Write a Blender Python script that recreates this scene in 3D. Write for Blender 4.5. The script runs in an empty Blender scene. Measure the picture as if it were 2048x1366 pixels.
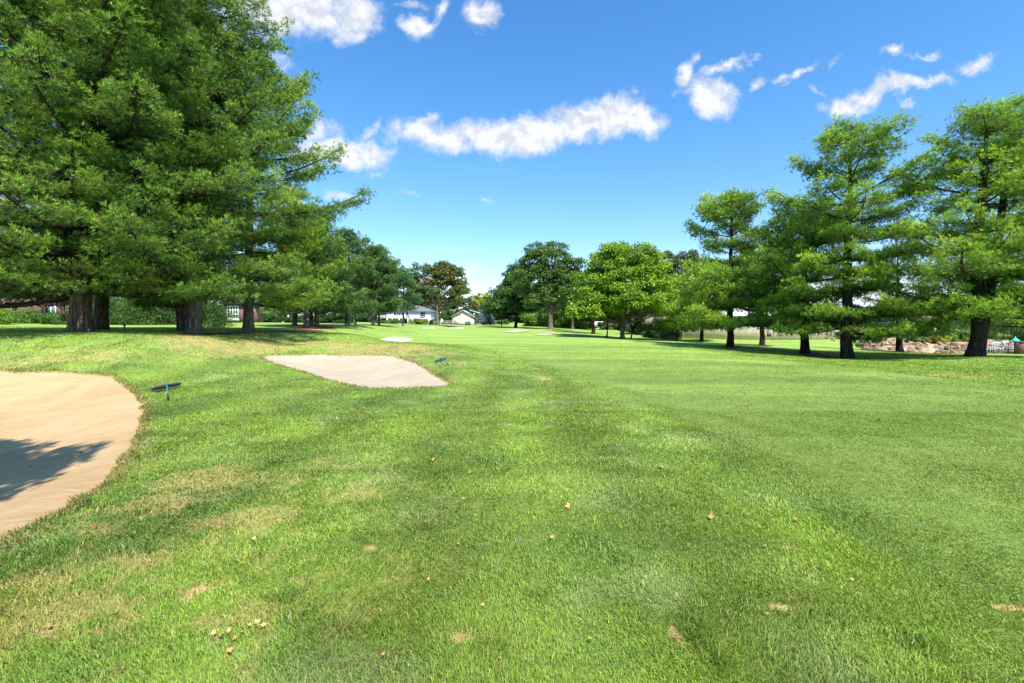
import bpy, math, random
import numpy as np
F=967.0; CX=1024.0; HY=640.0; EYE=1.7
rng=np.random.default_rng(7); random.seed(7)
scene=bpy.context.scene; COL=scene.collection
# ------------------------------------------------------------------ helpers
def lerp(a,b,t): return a+(b-a)*t
def smooth(a,b,x):
    t=np.clip((x-a)/(b-a),0,1); return t*t*(3-2*t)
def hash2(ix,iy,seed):
    h=(ix.astype(np.int64)*374761393+iy.astype(np.int64)*668265263+seed*974634777)&0xffffffff
    h=((h^(h>>13))*1274126177)&0xffffffff
    h=(h^(h>>16))&0xffffffff
    h=(h*2246822519)&0xffffffff; h=(h^(h>>15))&0xffffffff
    return h/4294967295.0
def vnoise(x,y,seed=0):
    ix=np.floor(x);iy=np.floor(y);fx=x-ix;fy=y-iy
    fx=fx*fx*(3-2*fx);fy=fy*fy*(3-2*fy)
    a=hash2(ix,iy,seed);b=hash2(ix+1,iy,seed);c=hash2(ix,iy+1,seed);d=hash2(ix+1,iy+1,seed)
    return (a*(1-fx)+b*fx)*(1-fy)+(c*(1-fx)+d*fx)*fy
def fbm(x,y,o=4,seed=0):
    s=0;a=.5;t=0
    for i in range(o):
        s=s+a*vnoise(x+17.3*i,y-9.1*i,seed+i);t+=a;a*=.5;x=x*2.03;y=y*2.03
    return s/t
def mkmesh(name,V,faces,mat=None,col=None,smooth_sh=False):
    """V (N,3); faces: list of int arrays (M,k)"""
    V=np.asarray(V,dtype=np.float32); me=bpy.data.meshes.new(name)
    me.vertices.add(len(V)); me.vertices.foreach_set('co',V.ravel())
    faces=[np.asarray(f,dtype=np.int32) for f in faces if len(f)]
    nl=sum(f.size for f in faces); nf=sum(len(f) for f in faces)
    me.loops.add(nl); me.loops.foreach_set('vertex_index',np.concatenate([f.ravel() for f in faces]))
    me.polygons.add(nf)
    tot=np.concatenate([np.full(len(f),f.shape[1],dtype=np.int32) for f in faces])
    st=np.concatenate([[0],np.cumsum(tot)[:-1]]).astype(np.int32)
    me.polygons.foreach_set('loop_start',st)
    try: me.polygons.foreach_set('loop_total',tot)
    except Exception: pass
    if smooth_sh: me.polygons.foreach_set('use_smooth',np.ones(nf,dtype=bool))
    if col is not None:
        at=me.color_attributes.new('col','FLOAT_COLOR','POINT')
        c=np.ones((len(V),4),dtype=np.float32); c[:,:3]=col; at.data.foreach_set('color',c.ravel())
    if mat: me.materials.append(mat)
    me.update(calc_edges=True); me.validate()
    return me
def link(name,me,parent=None,loc=None,rz=0):
    o=bpy.data.objects.new(name,me); COL.objects.link(o)
    if parent: o.parent=parent
    if loc is not None: o.location=loc
    o.rotation_euler.z=rz
    return o
def tag(o,label=None,cat=None,group=None,kind=None):
    if label:o['label']=label
    if cat:o['category']=cat
    if group:o['group']=group
    if kind:o['kind']=kind
    return o
def empty(name,loc,rz=0,label=None,cat=None,group=None):
    o=link(name,None,loc=loc,rz=rz); o.empty_display_size=.2
    return tag(o,label,cat,group)
class MB:
    def __init__(s): s.V=[];s.F3=[];s.F4=[];s.n=0
    def add(s,V,q=(),t=()):
        V=np.asarray(V,float)
        if len(q): s.F4.append(np.asarray(q)+s.n)
        if len(t): s.F3.append(np.asarray(t)+s.n)
        s.V.append(V); s.n+=len(V); return s
    def box(s,x0,x1,y0,y1,z0,z1):
        V=[(x,y,z) for z in (z0,z1) for y in (y0,y1) for x in (x0,x1)]
        return s.add(V,[(0,2,3,1),(4,5,7,6),(0,1,5,4),(2,6,7,3),(0,4,6,2),(1,3,7,5)])
    def tube(s,P,R,sides=6,cap=True):
        P=np.asarray(P,float);R=np.asarray(R,float)*np.ones(len(P));n=len(P)
        T=np.gradient(P,axis=0) if n>2 else np.repeat([P[-1]-P[0]],n,0)
        T/=np.linalg.norm(T,axis=1)[:,None]+1e-9
        ref=np.array([0,0,1.]) if abs(T[:,2]).mean()<.8 else np.array([1.,0,0])
        A=np.cross(T,ref);A/=np.linalg.norm(A,axis=1)[:,None]+1e-9;B=np.cross(T,A)
        an=np.arange(sides)*2*math.pi/sides
        V=(P[:,None,:]+R[:,None,None]*(np.cos(an)[None,:,None]*A[:,None,:]+np.sin(an)[None,:,None]*B[:,None,:])).reshape(-1,3)
        i=np.arange(n-1)[:,None]*sides;j=np.arange(sides)[None,:];k=(j+1)%sides
        q=np.stack([i+j,i+k,i+k+sides,i+j+sides],-1).reshape(-1,4)
        t=[]
        if cap:
            V=np.vstack([V,P[0],P[-1]]);a=n*sides
            for jj in range(sides):
                t.append((a,(jj+1)%sides,jj));t.append((a+1,(n-1)*sides+jj,(n-1)*sides+(jj+1)%sides))
        return s.add(V,q,t)
    def quad(s,a,b,c,d): return s.add([a,b,c,d],[(0,1,2,3)])
    def prism(s,poly,y0,y1):
        """poly in x,z extruded along y"""
        n=len(poly);V=[(x,y0,z) for x,z in poly]+[(x,y1,z) for x,z in poly]
        q=[(i,(i+1)%n,(i+1)%n+n,i+n) for i in range(n)];t=[]
        for i in range(1,n-1): t.append((0,i+1,i));t.append((n,n+i,n+i+1))
        return s.add(V,q,t)
    def mesh(s,name,mat,smooth_sh=False,col=None):
        V=np.vstack(s.V);fs=[]
        if s.F4: fs.append(np.vstack(s.F4))
        if s.F3: fs.append(np.vstack(s.F3))
        return mkmesh(name,V,fs,mat,col,smooth_sh)
    def build(s,name,mat,parent=None,smooth_sh=False,loc=None,rz=0):
        return link(name,s.mesh(name,mat,smooth_sh),parent,loc,rz)
# ------------------------------------------------------------------ materials
def newmat(name):
    m=bpy.data.materials.new(name);m.use_nodes=True;nt=m.node_tree;nt.nodes.clear()
    return m,nt,nt.nodes,nt.links
def simple(name,col,rough=.8,spec=.3,var=.15,scale=3.,bump=0.,bscale=30.,metal=0.):
    m,nt,N,L=newmat(name)
    o=N.new('ShaderNodeOutputMaterial');p=N.new('ShaderNodeBsdfPrincipled')
    p.inputs['Roughness'].default_value=rough;p.inputs['Specular IOR Level'].default_value=spec;p.inputs['Metallic'].default_value=metal
    tc=N.new('ShaderNodeTexCoord');n=N.new('ShaderNodeTexNoise');n.inputs['Scale'].default_value=scale;n.inputs['Detail'].default_value=6
    L.new(tc.outputs['Object'],n.inputs['Vector'])
    r=N.new('ShaderNodeMapRange');r.inputs[1].default_value=.3;r.inputs[2].default_value=.7;r.inputs[3].default_value=1-var;r.inputs[4].default_value=1+var
    L.new(n.outputs['Fac'],r.inputs[0])
    mx=N.new('ShaderNodeVectorMath');mx.operation='SCALE';mx.inputs[0].default_value=col
    L.new(r.outputs[0],mx.inputs['Scale']);L.new(mx.outputs[0],p.inputs['Base Color'])
    if bump>0:
        n2=N.new('ShaderNodeTexNoise');n2.inputs['Scale'].default_value=bscale;n2.inputs['Detail'].default_value=5;L.new(tc.outputs['Object'],n2.inputs['Vector'])
        b=N.new('ShaderNodeBump');b.inputs['Strength'].default_value=bump;b.inputs['Distance'].default_value=.03
        L.new(n2.outputs['Fac'],b.inputs['Height']);L.new(b.outputs[0],p.inputs['Normal'])
    L.new(p.outputs[0],o.inputs[0]);return m
def leafmat(name,trans=.35,rough=.45,spec=.35,hue=(1,1,1)):
    m,nt,N,L=newmat(name)
    o=N.new('ShaderNodeOutputMaterial');p=N.new('ShaderNodeBsdfPrincipled');t=N.new('ShaderNodeBsdfTranslucent');mx=N.new('ShaderNodeMixShader')
    a=N.new('ShaderNodeAttribute');a.attribute_name='col'
    p.inputs['Roughness'].default_value=rough;p.inputs['Specular IOR Level'].default_value=spec
    L.new(a.outputs['Color'],p.inputs['Base Color'])
    v=N.new('ShaderNodeVectorMath');v.operation='MULTIPLY';v.inputs[1].default_value=(1.25*hue[0],1.15*hue[1],.55*hue[2]);L.new(a.outputs['Color'],v.inputs[0]);L.new(v.outputs[0],t.inputs['Color'])
    mx.inputs[0].default_value=trans;L.new(p.outputs[0],mx.inputs[1]);L.new(t.outputs[0],mx.inputs[2]);L.new(mx.outputs[0],o.inputs[0])
    return m
def barkmat(name,c1,c2,sc=9.):
    m,nt,N,L=newmat(name)
    o=N.new('ShaderNodeOutputMaterial');p=N.new('ShaderNodeBsdfPrincipled');p.inputs['Roughness'].default_value=.9;p.inputs['Specular IOR Level'].default_value=.15
    tc=N.new('ShaderNodeTexCoord');mp=N.new('ShaderNodeMapping');mp.inputs['Scale'].default_value=(1,1,.22);L.new(tc.outputs['Object'],mp.inputs[0])
    v=N.new('ShaderNodeTexVoronoi');v.feature='DISTANCE_TO_EDGE';v.inputs['Scale'].default_value=sc;L.new(mp.outputs[0],v.inputs['Vector'])
    n=N.new('ShaderNodeTexNoise');n.inputs['Scale'].default_value=sc*1.6;n.inputs['Detail'].default_value=8;L.new(mp.outputs[0],n.inputs['Vector'])
    ad=N.new('ShaderNodeMath');ad.operation='MULTIPLY_ADD';ad.inputs[1].default_value=1.4;L.new(v.outputs['Distance'],ad.inputs[0]);L.new(n.outputs['Fac'],ad.inputs[2])
    r=N.new('ShaderNodeValToRGB');r.color_ramp.elements[0].position=.35;r.color_ramp.elements[1].position=1.0
    r.color_ramp.elements[0].color=(*c1,1);r.color_ramp.elements[1].color=(*c2,1);L.new(ad.outputs[0],r.inputs[0]);L.new(r.outputs[0],p.inputs['Base Color'])
    b=N.new('ShaderNodeBump');b.inputs['Strength'].default_value=.9;b.inputs['Distance'].default_value=.05;L.new(ad.outputs[0],b.inputs['Height']);L.new(b.outputs[0],p.inputs['Normal'])
    L.new(p.outputs[0],o.inputs[0]);return m
def brickmat(name,c1,c2,mortar,scale=1.):
    m,nt,N,L=newmat(name)
    o=N.new('ShaderNodeOutputMaterial');p=N.new('ShaderNodeBsdfPrincipled');p.inputs['Roughness'].default_value=.9
    tc=N.new('ShaderNodeTexCoord');sx=N.new('ShaderNodeSeparateXYZ');L.new(tc.outputs['Object'],sx.inputs[0])
    ad=N.new('ShaderNodeMath');L.new(sx.outputs[0],ad.inputs[0]);L.new(sx.outputs[1],ad.inputs[1])
    cb=N.new('ShaderNodeCombineXYZ');L.new(ad.outputs[0],cb.inputs[0]);L.new(sx.outputs[2],cb.inputs[1])
    b=N.new('ShaderNodeTexBrick');b.inputs['Scale'].default_value=scale;b.inputs['Color1'].default_value=(*c1,1);b.inputs['Color2'].default_value=(*c2,1);b.inputs['Mortar'].default_value=(*mortar,1)
    b.inputs['Brick Width'].default_value=.22;b.inputs['Row Height'].default_value=.075;b.inputs['Mortar Size'].default_value=.008
    L.new(cb.outputs[0],b.inputs['Vector']);L.new(b.outputs['Color'],p.inputs['Base Color']);L.new(p.outputs[0],o.inputs[0]);return m
def stripemat(name,col,dark,freq,axis=0,rough=.7,duty=.08):
    m,nt,N,L=newmat(name)
    o=N.new('ShaderNodeOutputMaterial');p=N.new('ShaderNodeBsdfPrincipled');p.inputs['Roughness'].default_value=rough
    tc=N.new('ShaderNodeTexCoord');sx=N.new('ShaderNodeSeparateXYZ');L.new(tc.outputs['Object'],sx.inputs[0])
    a=N.new('ShaderNodeMath');a.operation='MULTIPLY';a.inputs[1].default_value=freq;L.new(sx.outputs[axis],a.inputs[0])
    f=N.new('ShaderNodeMath');f.operation='FRACT';L.new(a.outputs[0],f.inputs[0])
    g=N.new('ShaderNodeMath');g.operation='LESS_THAN';g.inputs[1].default_value=duty;L.new(f.outputs[0],g.inputs[0])
    n=N.new('ShaderNodeTexNoise');n.inputs['Scale'].default_value=1.3;n.inputs['Detail'].default_value=5;L.new(tc.outputs['Object'],n.inputs[0])
    r=N.new('ShaderNodeMapRange');r.inputs[1].default_value=.3;r.inputs[2].default_value=.7;r.inputs[3].default_value=.85;r.inputs[4].default_value=1.1;L.new(n.outputs['Fac'],r.inputs[0])
    mx=N.new('ShaderNodeMix');mx.data_type='RGBA';mx.inputs[6].default_value=(*col,1);mx.inputs[7].default_value=(*dark,1);L.new(g.outputs[0],mx.inputs[0])
    s=N.new('ShaderNodeVectorMath');s.operation='SCALE';L.new(mx.outputs[2],s.inputs[0]);L.new(r.outputs[0],s.inputs['Scale']);L.new(s.outputs[0],p.inputs['Base Color'])
    L.new(p.outputs[0],o.inputs[0]);return m
def glassmat(name,col=(.03,.04,.05)):
    m,nt,N,L=newmat(name);o=N.new('ShaderNodeOutputMaterial');p=N.new('ShaderNodeBsdfPrincipled');p.inputs['Base Color'].default_value=(*col,1);p.inputs['Roughness'].default_value=.08;p.inputs['Specular IOR Level'].default_value=.8
    L.new(p.outputs[0],o.inputs[0]);return m
M={}
M['needle']=leafmat('pine_needles',.20,.5,.25)
M['leaf']=leafmat('broad_leaves',.38,.42,.35)
M['grass']=leafmat('grass_blades',.32,.5,.25)
M['bark_pine']=barkmat('bark_pine',(.026,.019,.015),(.155,.12,.092),7.)
M['bark_grey']=barkmat('bark_grey',(.05,.04,.034),(.24,.20,.165),7.)
M['bark_shaded']=barkmat('bark_shaded',(.010,.008,.006),(.052,.040,.032),7.)  # crown shade over the trunks put into the bark colour
M['bark_limb']=simple('dark_limb_bark',(.045,.034,.028),.9,.1,.3,8)
M['brick']=brickmat('red_brick',(.21,.085,.065),(.15,.06,.05),(.2,.16,.14))
M['darkwood']=simple('dark_timber',(.035,.022,.018),.7)
M['white']=simple('white_paint',(.78,.79,.80),.5,.3,.05)
M['whitesiding']=stripemat('white_siding',(.72,.76,.82),(.42,.45,.5),5.,2,.6,.1)
M['greyroof']=simple('grey_shingles',(.17,.165,.18),.9,.2,.2,6.,.3,20.)
M['brownroof']=simple('brown_shingles',(.16,.09,.07),.9,.2,.2,6.,.3,20.)
M['metalroof']=stripemat('pale_metal_roof',(.50,.53,.58),(.34,.36,.40),2.2,0,.4,.06)
M['tanwall']=stripemat('tan_metal_siding',(.60,.50,.37),(.46,.37,.27),1.1,0,.7,.05)
M['beige']=simple('beige_render',(.62,.54,.42),.85)
M['garage']=stripemat('beige_garage_door',(.60,.50,.36),(.35,.28,.2),1.9,2,.7,.07)
M['browndoor']=simple('red_brown_door',(.33,.17,.11),.6)
M['glass']=glassmat('window_glass')
M['pole']=simple('flag_pole_paint',(.75,.74,.68),.4)
M['flag']=simple('white_flag_cloth',(.8,.8,.8),.8)
M['greenplastic']=simple('dark_green_plastic',(.02,.10,.06),.5)
M['rakehead']=simple('weathered_black_plastic',(.05,.055,.065),.55,.4,.25,12)
M['rakehead2']=simple('faded_green_grey_plastic',(.12,.17,.15),.5,.5,.25,12)
M['teal']=simple('worn_teal_paint',(.035,.20,.19),.45,.4,.35,14)
M['grip']=simple('dark_grip',(.05,.05,.05),.8)
M['rail']=simple('grey_fence_wood',(.42,.38,.33),.8)
M['mesh']=simple('dark_fence_metal',(.05,.06,.06),.5)
M['turq']=simple('turquoise_canvas',(.05,.42,.42),.7)
M['red']=simple('red_paint',(.45,.02,.03),.5)
M['rubber']=simple('rubber',(.02,.02,.02),.8)
M['carwhite']=simple('white_car_paint',(.8,.8,.8),.25,.6,.02)
M['dirt']=simple('orange_clay_bank',(.36,.235,.13),.95,.1,.4,2.5,.6,12)
# ------------------------------------------------------------------ terrain
CP=[(0,1366),(1024,1366),(2048,1366),(0,1060),(1024,900),(2048,900),(1400,800),(290,820)]
cps=[]
for px,py in CP: cps.append(((px-CX)/F*(EYE*F/(py-HY)),EYE*F/(py-HY),0.0))
for px,py,d in [(0,743,14),(200,748,13.5),(360,745,14.5),(0,706,15.5),(200,706,15.6),(0,670,17.5),(150,667,18),(300,670,18.5),(420,678,19),(430,668,24),
  (520,688,22),(497,661,27),(600,673,28),(700,668,31),(900,770,12.6),(700,775,12.4),(610,745,15.3),(525,712,20.5),(700,710,22),(800,713,21),(850,740,16.3),
  (560,688,24.5),(700,685,25.5),(820,690,24.5),(880,705,22),(790,682,36),(790,673,39.5),(790,669,42),(900,690,33),(930,672,50),(1024,680,42),(882,658,101),(1200,690,33),(1300,686,38),
  (1030,667,56),(1030,659,61),(1030,657,66),(1090,672,52),(1090,667,56),(1100,658,75),(1030,656,82),(1245,678,50),(1400,686,45),(1460,693,36),(1525,690,42),(1610,706,31),(1695,718,27),
  (1950,712,24),(2048,712,24),(1800,713,27),(2048,745,16),(1750,740,17),(1900,708,45),(2100,708,42),(1740,700,42),(1700,680,60),(1350,680,60),(1500,680,62),
  (160,668,20),(0,652,36),(0,644,46),(200,650,45),(420,655,38),(600,654,42),(700,652,50),(757,651,62),(806,652,75),(300,646,60),(500,645,62),(875,651,110),(900,649,140),(830,648,140),(972,650,100),
  (1200,662,85),(1300,664,75),(1600,668,100),(600,644,110),(730,659,50)]:
    cps.append(((px-CX)/F*d,float(d),EYE-(py-HY)/F*d))
for x,y,z in [(0,0,0),(-4,-3,.1),(5,-3,0),(-9,0,.1),(9,0,-.1),(0,-15,.1),(-25,0,.6),(25,0,-.2),(-30,14,1.1),(30,12,-.4),(-60,30,1.6),(60,30,-1.2),(0,-60,0),
  (-100,100,2),(100,100,-.5),(0,250,1),(-250,250,2),(250,250,0),(-700,700,2),(700,700,0),(0,1500,1),(0,-1500,0),(1500,0,0),(-1500,0,0),(0,600,1)]: cps.append((x,y,z))
cps=np.array(cps,float)
def warp(x,y): return np.arcsinh(x/9.0),np.arcsinh(y/9.0)
_wx,_wy=warp(cps[:,0],cps[:,1]);_C2=.06**2
_A=np.sqrt((_wx[:,None]-_wx[None])**2+(_wy[:,None]-_wy[None])**2+_C2)
_P=np.column_stack([np.ones(len(cps)),_wx,_wy])
_K=np.block([[_A,_P],[_P.T,np.zeros((3,3))]]);_K[:len(cps),:len(cps)]-=np.eye(len(cps))*.012
_W=np.linalg.solve(_K,np.concatenate([cps[:,2],[0,0,0]]))
def base(x,y):
    x=np.atleast_1d(np.asarray(x,float));y=np.atleast_1d(np.asarray(y,float));sh=x.shape;x=x.ravel();y=y.ravel();out=np.empty(len(x))
    for s in range(0,len(x),60000):
        wx,wy=warp(x[s:s+60000],y[s:s+60000])
        out[s:s+60000]=np.sqrt((wx[:,None]-_wx)**2+(wy[:,None]-_wy)**2+_C2)@_W[:-3]+_W[-3]+_W[-2]*wx+_W[-1]*wy
    out+=(fbm(x/2.2,y/2.2,2,5)-.5)*.05*smooth(2,5,np.hypot(x,y))
    return out.reshape(sh)
def P(px,d): return (px-CX)/F*d
def pix(px,py):
    """point of the ground seen at a photo pixel (ray marched on the terrain)"""
    d=np.geomspace(1.5,220,1500);x=(px-CX)/F*d;zr=EYE-(py-HY)/F*d;h=base(x,d)
    i=np.argmax(zr<h);i=max(i,1);a=zr[i-1]-h[i-1];b=h[i]-zr[i];t=a/(a+b+1e-9)
    return (x[i-1]*(1-t)+x[i]*t,d[i-1]*(1-t)+d[i]*t)
def polyf(pts,n=3):
    """closed Catmull-Rom through points"""
    pts=np.array(pts,float);out=[];m=len(pts)
    for i in range(m):
        p0,p1,p2,p3=pts[i-1],pts[i],pts[(i+1)%m],pts[(i+2)%m]
        for t in np.arange(n)/n:
            out.append(.5*((2*p1)+(-p0+p2)*t+(2*p0-5*p1+4*p2-p3)*t*t+(-p0+3*p1-3*p2+p3)*t**3))
    return np.array(out)
def sdist(x,y,poly):
    """signed distance, positive inside"""
    d=np.full(x.shape,1e9);ins=np.zeros(x.shape,bool);n=len(poly)
    for i in range(n):
        ax,ay=poly[i];bx,by=poly[(i+1)%n];ex,ey=bx-ax,by-ay
        t=np.clip(((x-ax)*ex+(y-ay)*ey)/(ex*ex+ey*ey+1e-12),0,1)
        d=np.minimum(d,np.hypot(x-ax-t*ex,y-ay-t*ey))
        c=((ay>y)!=(by>y))&(x<(bx-ax)*(y-ay)/((by-ay)+1e-12)+ax);ins^=c
    return np.where(ins,d,-d)
def pixpoly(L,n=3): return polyf([pix(*p) for p in L],n)
B1=polyf([(-20,15.0),(-14.2,13.9),(-12.6,13.7),(-11.2,13.4)]+[pix(*p) for p in [(238,760),(268,785),(288,812),(284,850),(262,900),(225,950),(160,1000),(90,1040),(0,1082),(-80,1110)]]+[(-7,2.6),(-11,3.5),(-16,6),(-21,10)],4)
B2=pixpoly([(524,713),(600,709),(700,710),(790,713),(835,727),(870,748),(902,769),(860,774),(780,776),(715,772),(660,760),(605,742)],4)
B3=pixpoly([(754,678),(775,674),(800,674),(826,677),(815,681),(775,681)],3)
B4=pixpoly([(1001,665),(1020,661.5),(1062,660.5),(1050,664.5),(1020,666)],3)
B5=pixpoly([(1067,670.5),(1080,668.5),(1105,668.5),(1112,671),(1085,672)],3)
B6=pixpoly([(702,659.8),(720,658.6),(741,658.8),(728,660.2)],3)
B7=pixpoly([(843,656.8),(857,656),(871,656.6),(857,657.4)],3)
B8=pixpoly([(897,657),(912,656),(929,656.8),(912,657.6)],3)
BUNK=[(B1,.34),(B2,.20),(B3,.05)]
def bsd(x,y,poly):
    lo=poly.min(0)-1.5;hi=poly.max(0)+1.5;m=(x>lo[0])&(x<hi[0])&(y>lo[1])&(y<hi[1]);s=np.full(x.shape,-9.)
    if m.any():
        s[m]=sdist(x[m],y[m],poly)+(fbm(x[m]*3.5,y[m]*3.5,3,31)-.5)*.16
    return s
def sandz(x,y,s,bowl): return base(x,y)-.045-bowl*smooth(0,2.0,s)+(fbm(x*1.3,y*1.3,3,77)-.5)*.06
def ground(x,y,b=None):
    if b is None: b=base(x,y)
    z=b.copy()
    for poly,bowl in BUNK:
        s=bsd(x,y,poly);k=s>-.02
        z=np.where(k,z-(.10+bowl*smooth(0,2.0,s)+.12*smooth(.0,.5,s))*smooth(-.02,.10,s)-.02*(s>.1),z)
    return z
def G(x,y): return float(base(np.array([x]),np.array([y]))[0])
# mulch under trees (pine straw)
MUL=[pixpoly([(345,668.5),(370,666),(430,666),(480,663),(560,661),(640,660),(640,664),(560,666),(470,668),(420,671),(370,672)],3),
     pixpoly([(575,654),(640,652.5),(680,655),(650,658.5),(590,657.5)],3),
     pixpoly([(1585,706),(1610,703),(1650,709),(1690,717),(1650,718),(1600,711)],3),
     pixpoly([(1445,694),(1460,691),(1480,693),(1475,697),(1450,697)],3),
     pixpoly([(1508,691),(1525,689),(1542,691),(1530,693)],3)]
PATH=[]
def fline(d): return np.interp(d,[0,2.4,5.3,7.5,11,15.7,23.5,33,50,80,110],[2.2,2.5,3.0,3.0,2.55,1.75,-.3,-3.9,-8.5,-14,-17])
def rline(d): return np.interp(d,[0,12.8,16,23,33,45,60,80,110],[13.9,13.6,12.6,12.3,11,8.5,6.5,3,-6])
def fair(x,y):
    w=(fbm(x*1.1,y*1.1,3,3)-.5)*.7
    return smooth(-.6,.8,x-fline(y)+w*1.5)*smooth(-.3,.6,rline(y)-x+w)*smooth(112,100,y)
PATCH=[(430,960,150,26,.56),(520,1035,80,26,.58),(300,1010,90,25,.45),(700,930,90,20,.3),(720,985,140,30,.35),(150,1230,160,50,.5),(450,1250,120,40,.4),(180,1060,80,25,.3),(640,688,190,20,.64),(770,698,130,16,.62),(420,684,110,10,.7),
  (860,706,70,9,.5),(520,690,60,10,.6),(150,712,180,8,.55),(60,722,90,8,.5),(790,668,60,4,.6),(1090,757,30,5,.7),(620,780,40,9,.25),(300,1120,90,22,.35),(60,1160,80,30,.4),(1900,750,200,12,.35),(1600,1200,150,40,.2),(900,1150,250,50,.15),(370,755,40,10,.3),(930,725,50,7,.35)]
BARE=[(430,1052,26,12),(412,1180,30,9),(368,1203,18,8),(745,1098,20,11),(1352,1188,12,14),(1355,1275,14,24),(2015,1216,40,9),(1090,757,20,3),(510,1262,30,10),(440,1280,26,8),(200,1262,30,9),(170,1235,26,8),(90,1268,20,6),(1580,1095,30,8),(1500,700,1,1),(1560,1215,20,7),(920,1280,20,8),(1780,757,16,3)]
WEED=[(1392,1262,26,34),(1440,1330,20,20),(735,1010,30,12),(250,1105,40,12),(520,1085,30,10),(700,1260,30,14),(120,1140,40,12),(1085,1190,24,12),(980,1300,30,16),(1660,1240,34,18),(1840,1290,40,24),(560,1200,22,10),(330,1200,26,12),(840,1060,26,10),(1250,1120,26,12)]
_tw=[(pix(a,b),c,d) for a,b,c,d in WEED]
_pw=[(pix(a,b),c,d,e) for a,b,c,d,e in PATCH];_bw=[(pix(a,b),c,d) for a,b,c,d in BARE]
def spots(x,y,lst,k):
    out=np.zeros(x.shape)
    for it in lst:
        (cx,cy),rx,ry=it[0],it[1],it[2];st=it[3] if len(it)>3 else 1
        sx=rx/F*cy;sy=max(ry*cy*cy/(F*EYE),.05) if cy<24 else max(ry*cy/F*3,.3)
        e=((x-cx)/sx)**2+((y-cy)/sy)**2
        out=np.maximum(out,st*np.exp(-e*k))
    return out
def lawn(x,y):
    """colour of the turf (plain pigment, no shading) and its mowing/dryness masks"""
    f=fair(x,y);d=np.hypot(x,y)
    n1=fbm(x*.55,y*.55,4,11);n2=fbm(x*2.2,y*2.2,3,23);n3=fbm(x*7,y*7,2,41);n4=fbm(x*.13,y*.13,3,51)
    rough=np.stack([lerp(.205,.290,n2),lerp(.320,.415,n2),lerp(.048,.075,n2)],-1)
    lush=np.array([.175,.295,.055]);pale=np.array([.31,.41,.15]);yel=np.array([.27,.40,.055])
    a=smooth(.5,.68,n1)[...,None];c=rough*(1-a)+lush*a
    a=(smooth(.52,.7,fbm(x*.9+9,y*.5,4,91))*.75)[...,None];c=c*(1-a)+yel*a
    a=(smooth(.55,.75,fbm(x*1.3,y*1.3+4,4,93))*.6)[...,None];c=c*(1-a)+pale*a
    # mowing tracks in the rough, running away from the camera
    tr=x-(.2+.03*y);st=.5+.5*np.sin(tr*3.3+1.2*fbm(x*.3,y*.3,2,8)*3)
    c=c*(1+.30*(st-.5)*smooth(30,8,y))[...,None]
    fw=np.stack([lerp(.215,.270,n2),lerp(.320,.385,n2),lerp(.055,.078,n2)],-1)
    bands=.5+.5*np.sin(y*1.05+x*.22+4*fbm(x*.12,y*.12,2,66));bands2=fbm(x*.10,y*.8,3,67)
    fw=fw*(1+.20*(bands-.5)*smooth(6,14,y)+.5*(bands2-.5))[...,None]
    a=smooth(.5,.7,fbm(x*.35,y*1.0,4,68))[...,None]*.55;fw=fw*(1-a)+np.array([.165,.285,.05])*a
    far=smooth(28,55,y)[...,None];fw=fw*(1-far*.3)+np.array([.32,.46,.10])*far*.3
    c=c*(1-f[...,None])+fw*f[...,None]
    # straw and bare soil
    dr=spots(x,y,_pw,1.0)*(1-f)+.10*(1-f)+.21*smooth(.3,-2.2,x)*smooth(7.5,4,y)*(1-f);dry=smooth(.28,.75,dr+(n3-.5)*.75+(n2-.5)*.5)
    straw=np.array([.40,.32,.12]);kk=(.60+.3*smooth(14,20,y))*dry;c=c*(1-kk[...,None])+straw*kk[...,None]
    br=smooth(.40,1.05,spots(x,y,_bw,.8)+(n3-.5)*1.1+(fbm(x*16,y*16,2,44)-.5)*.6)*.8;soil=np.array([.46,.31,.15]);c=c*(1-br[...,None])+soil*br[...,None]
    # tyre tracks on the fairway edge (dark turf)
    for poly in MUL:
        s=bsd(x,y,poly);k=smooth(-.25,.25,s+(n3-.5)*.8)[...,None];c=c*(1-k)+np.array([.17,.065,.03])*k;br=np.maximum(br,k[...,0])
    s1=np.maximum(bsd(x,y,B1),bsd(x,y,B2));k=(smooth(-.22,-.02,s1)*.55)[...,None];c=c*(1-k)+np.array([.34,.22,.11])*k
    k=smooth(.02,.1,s1)[...,None];c=c*(1-k)+np.array([.4,.3,.2])*k
    k=smooth(.5,1,smooth(20,45,-(x-P(1150,1)*y)*0+0))if False else None
    return np.clip(c,0.005,1),f,np.maximum(br,dry*.5),s1
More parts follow.
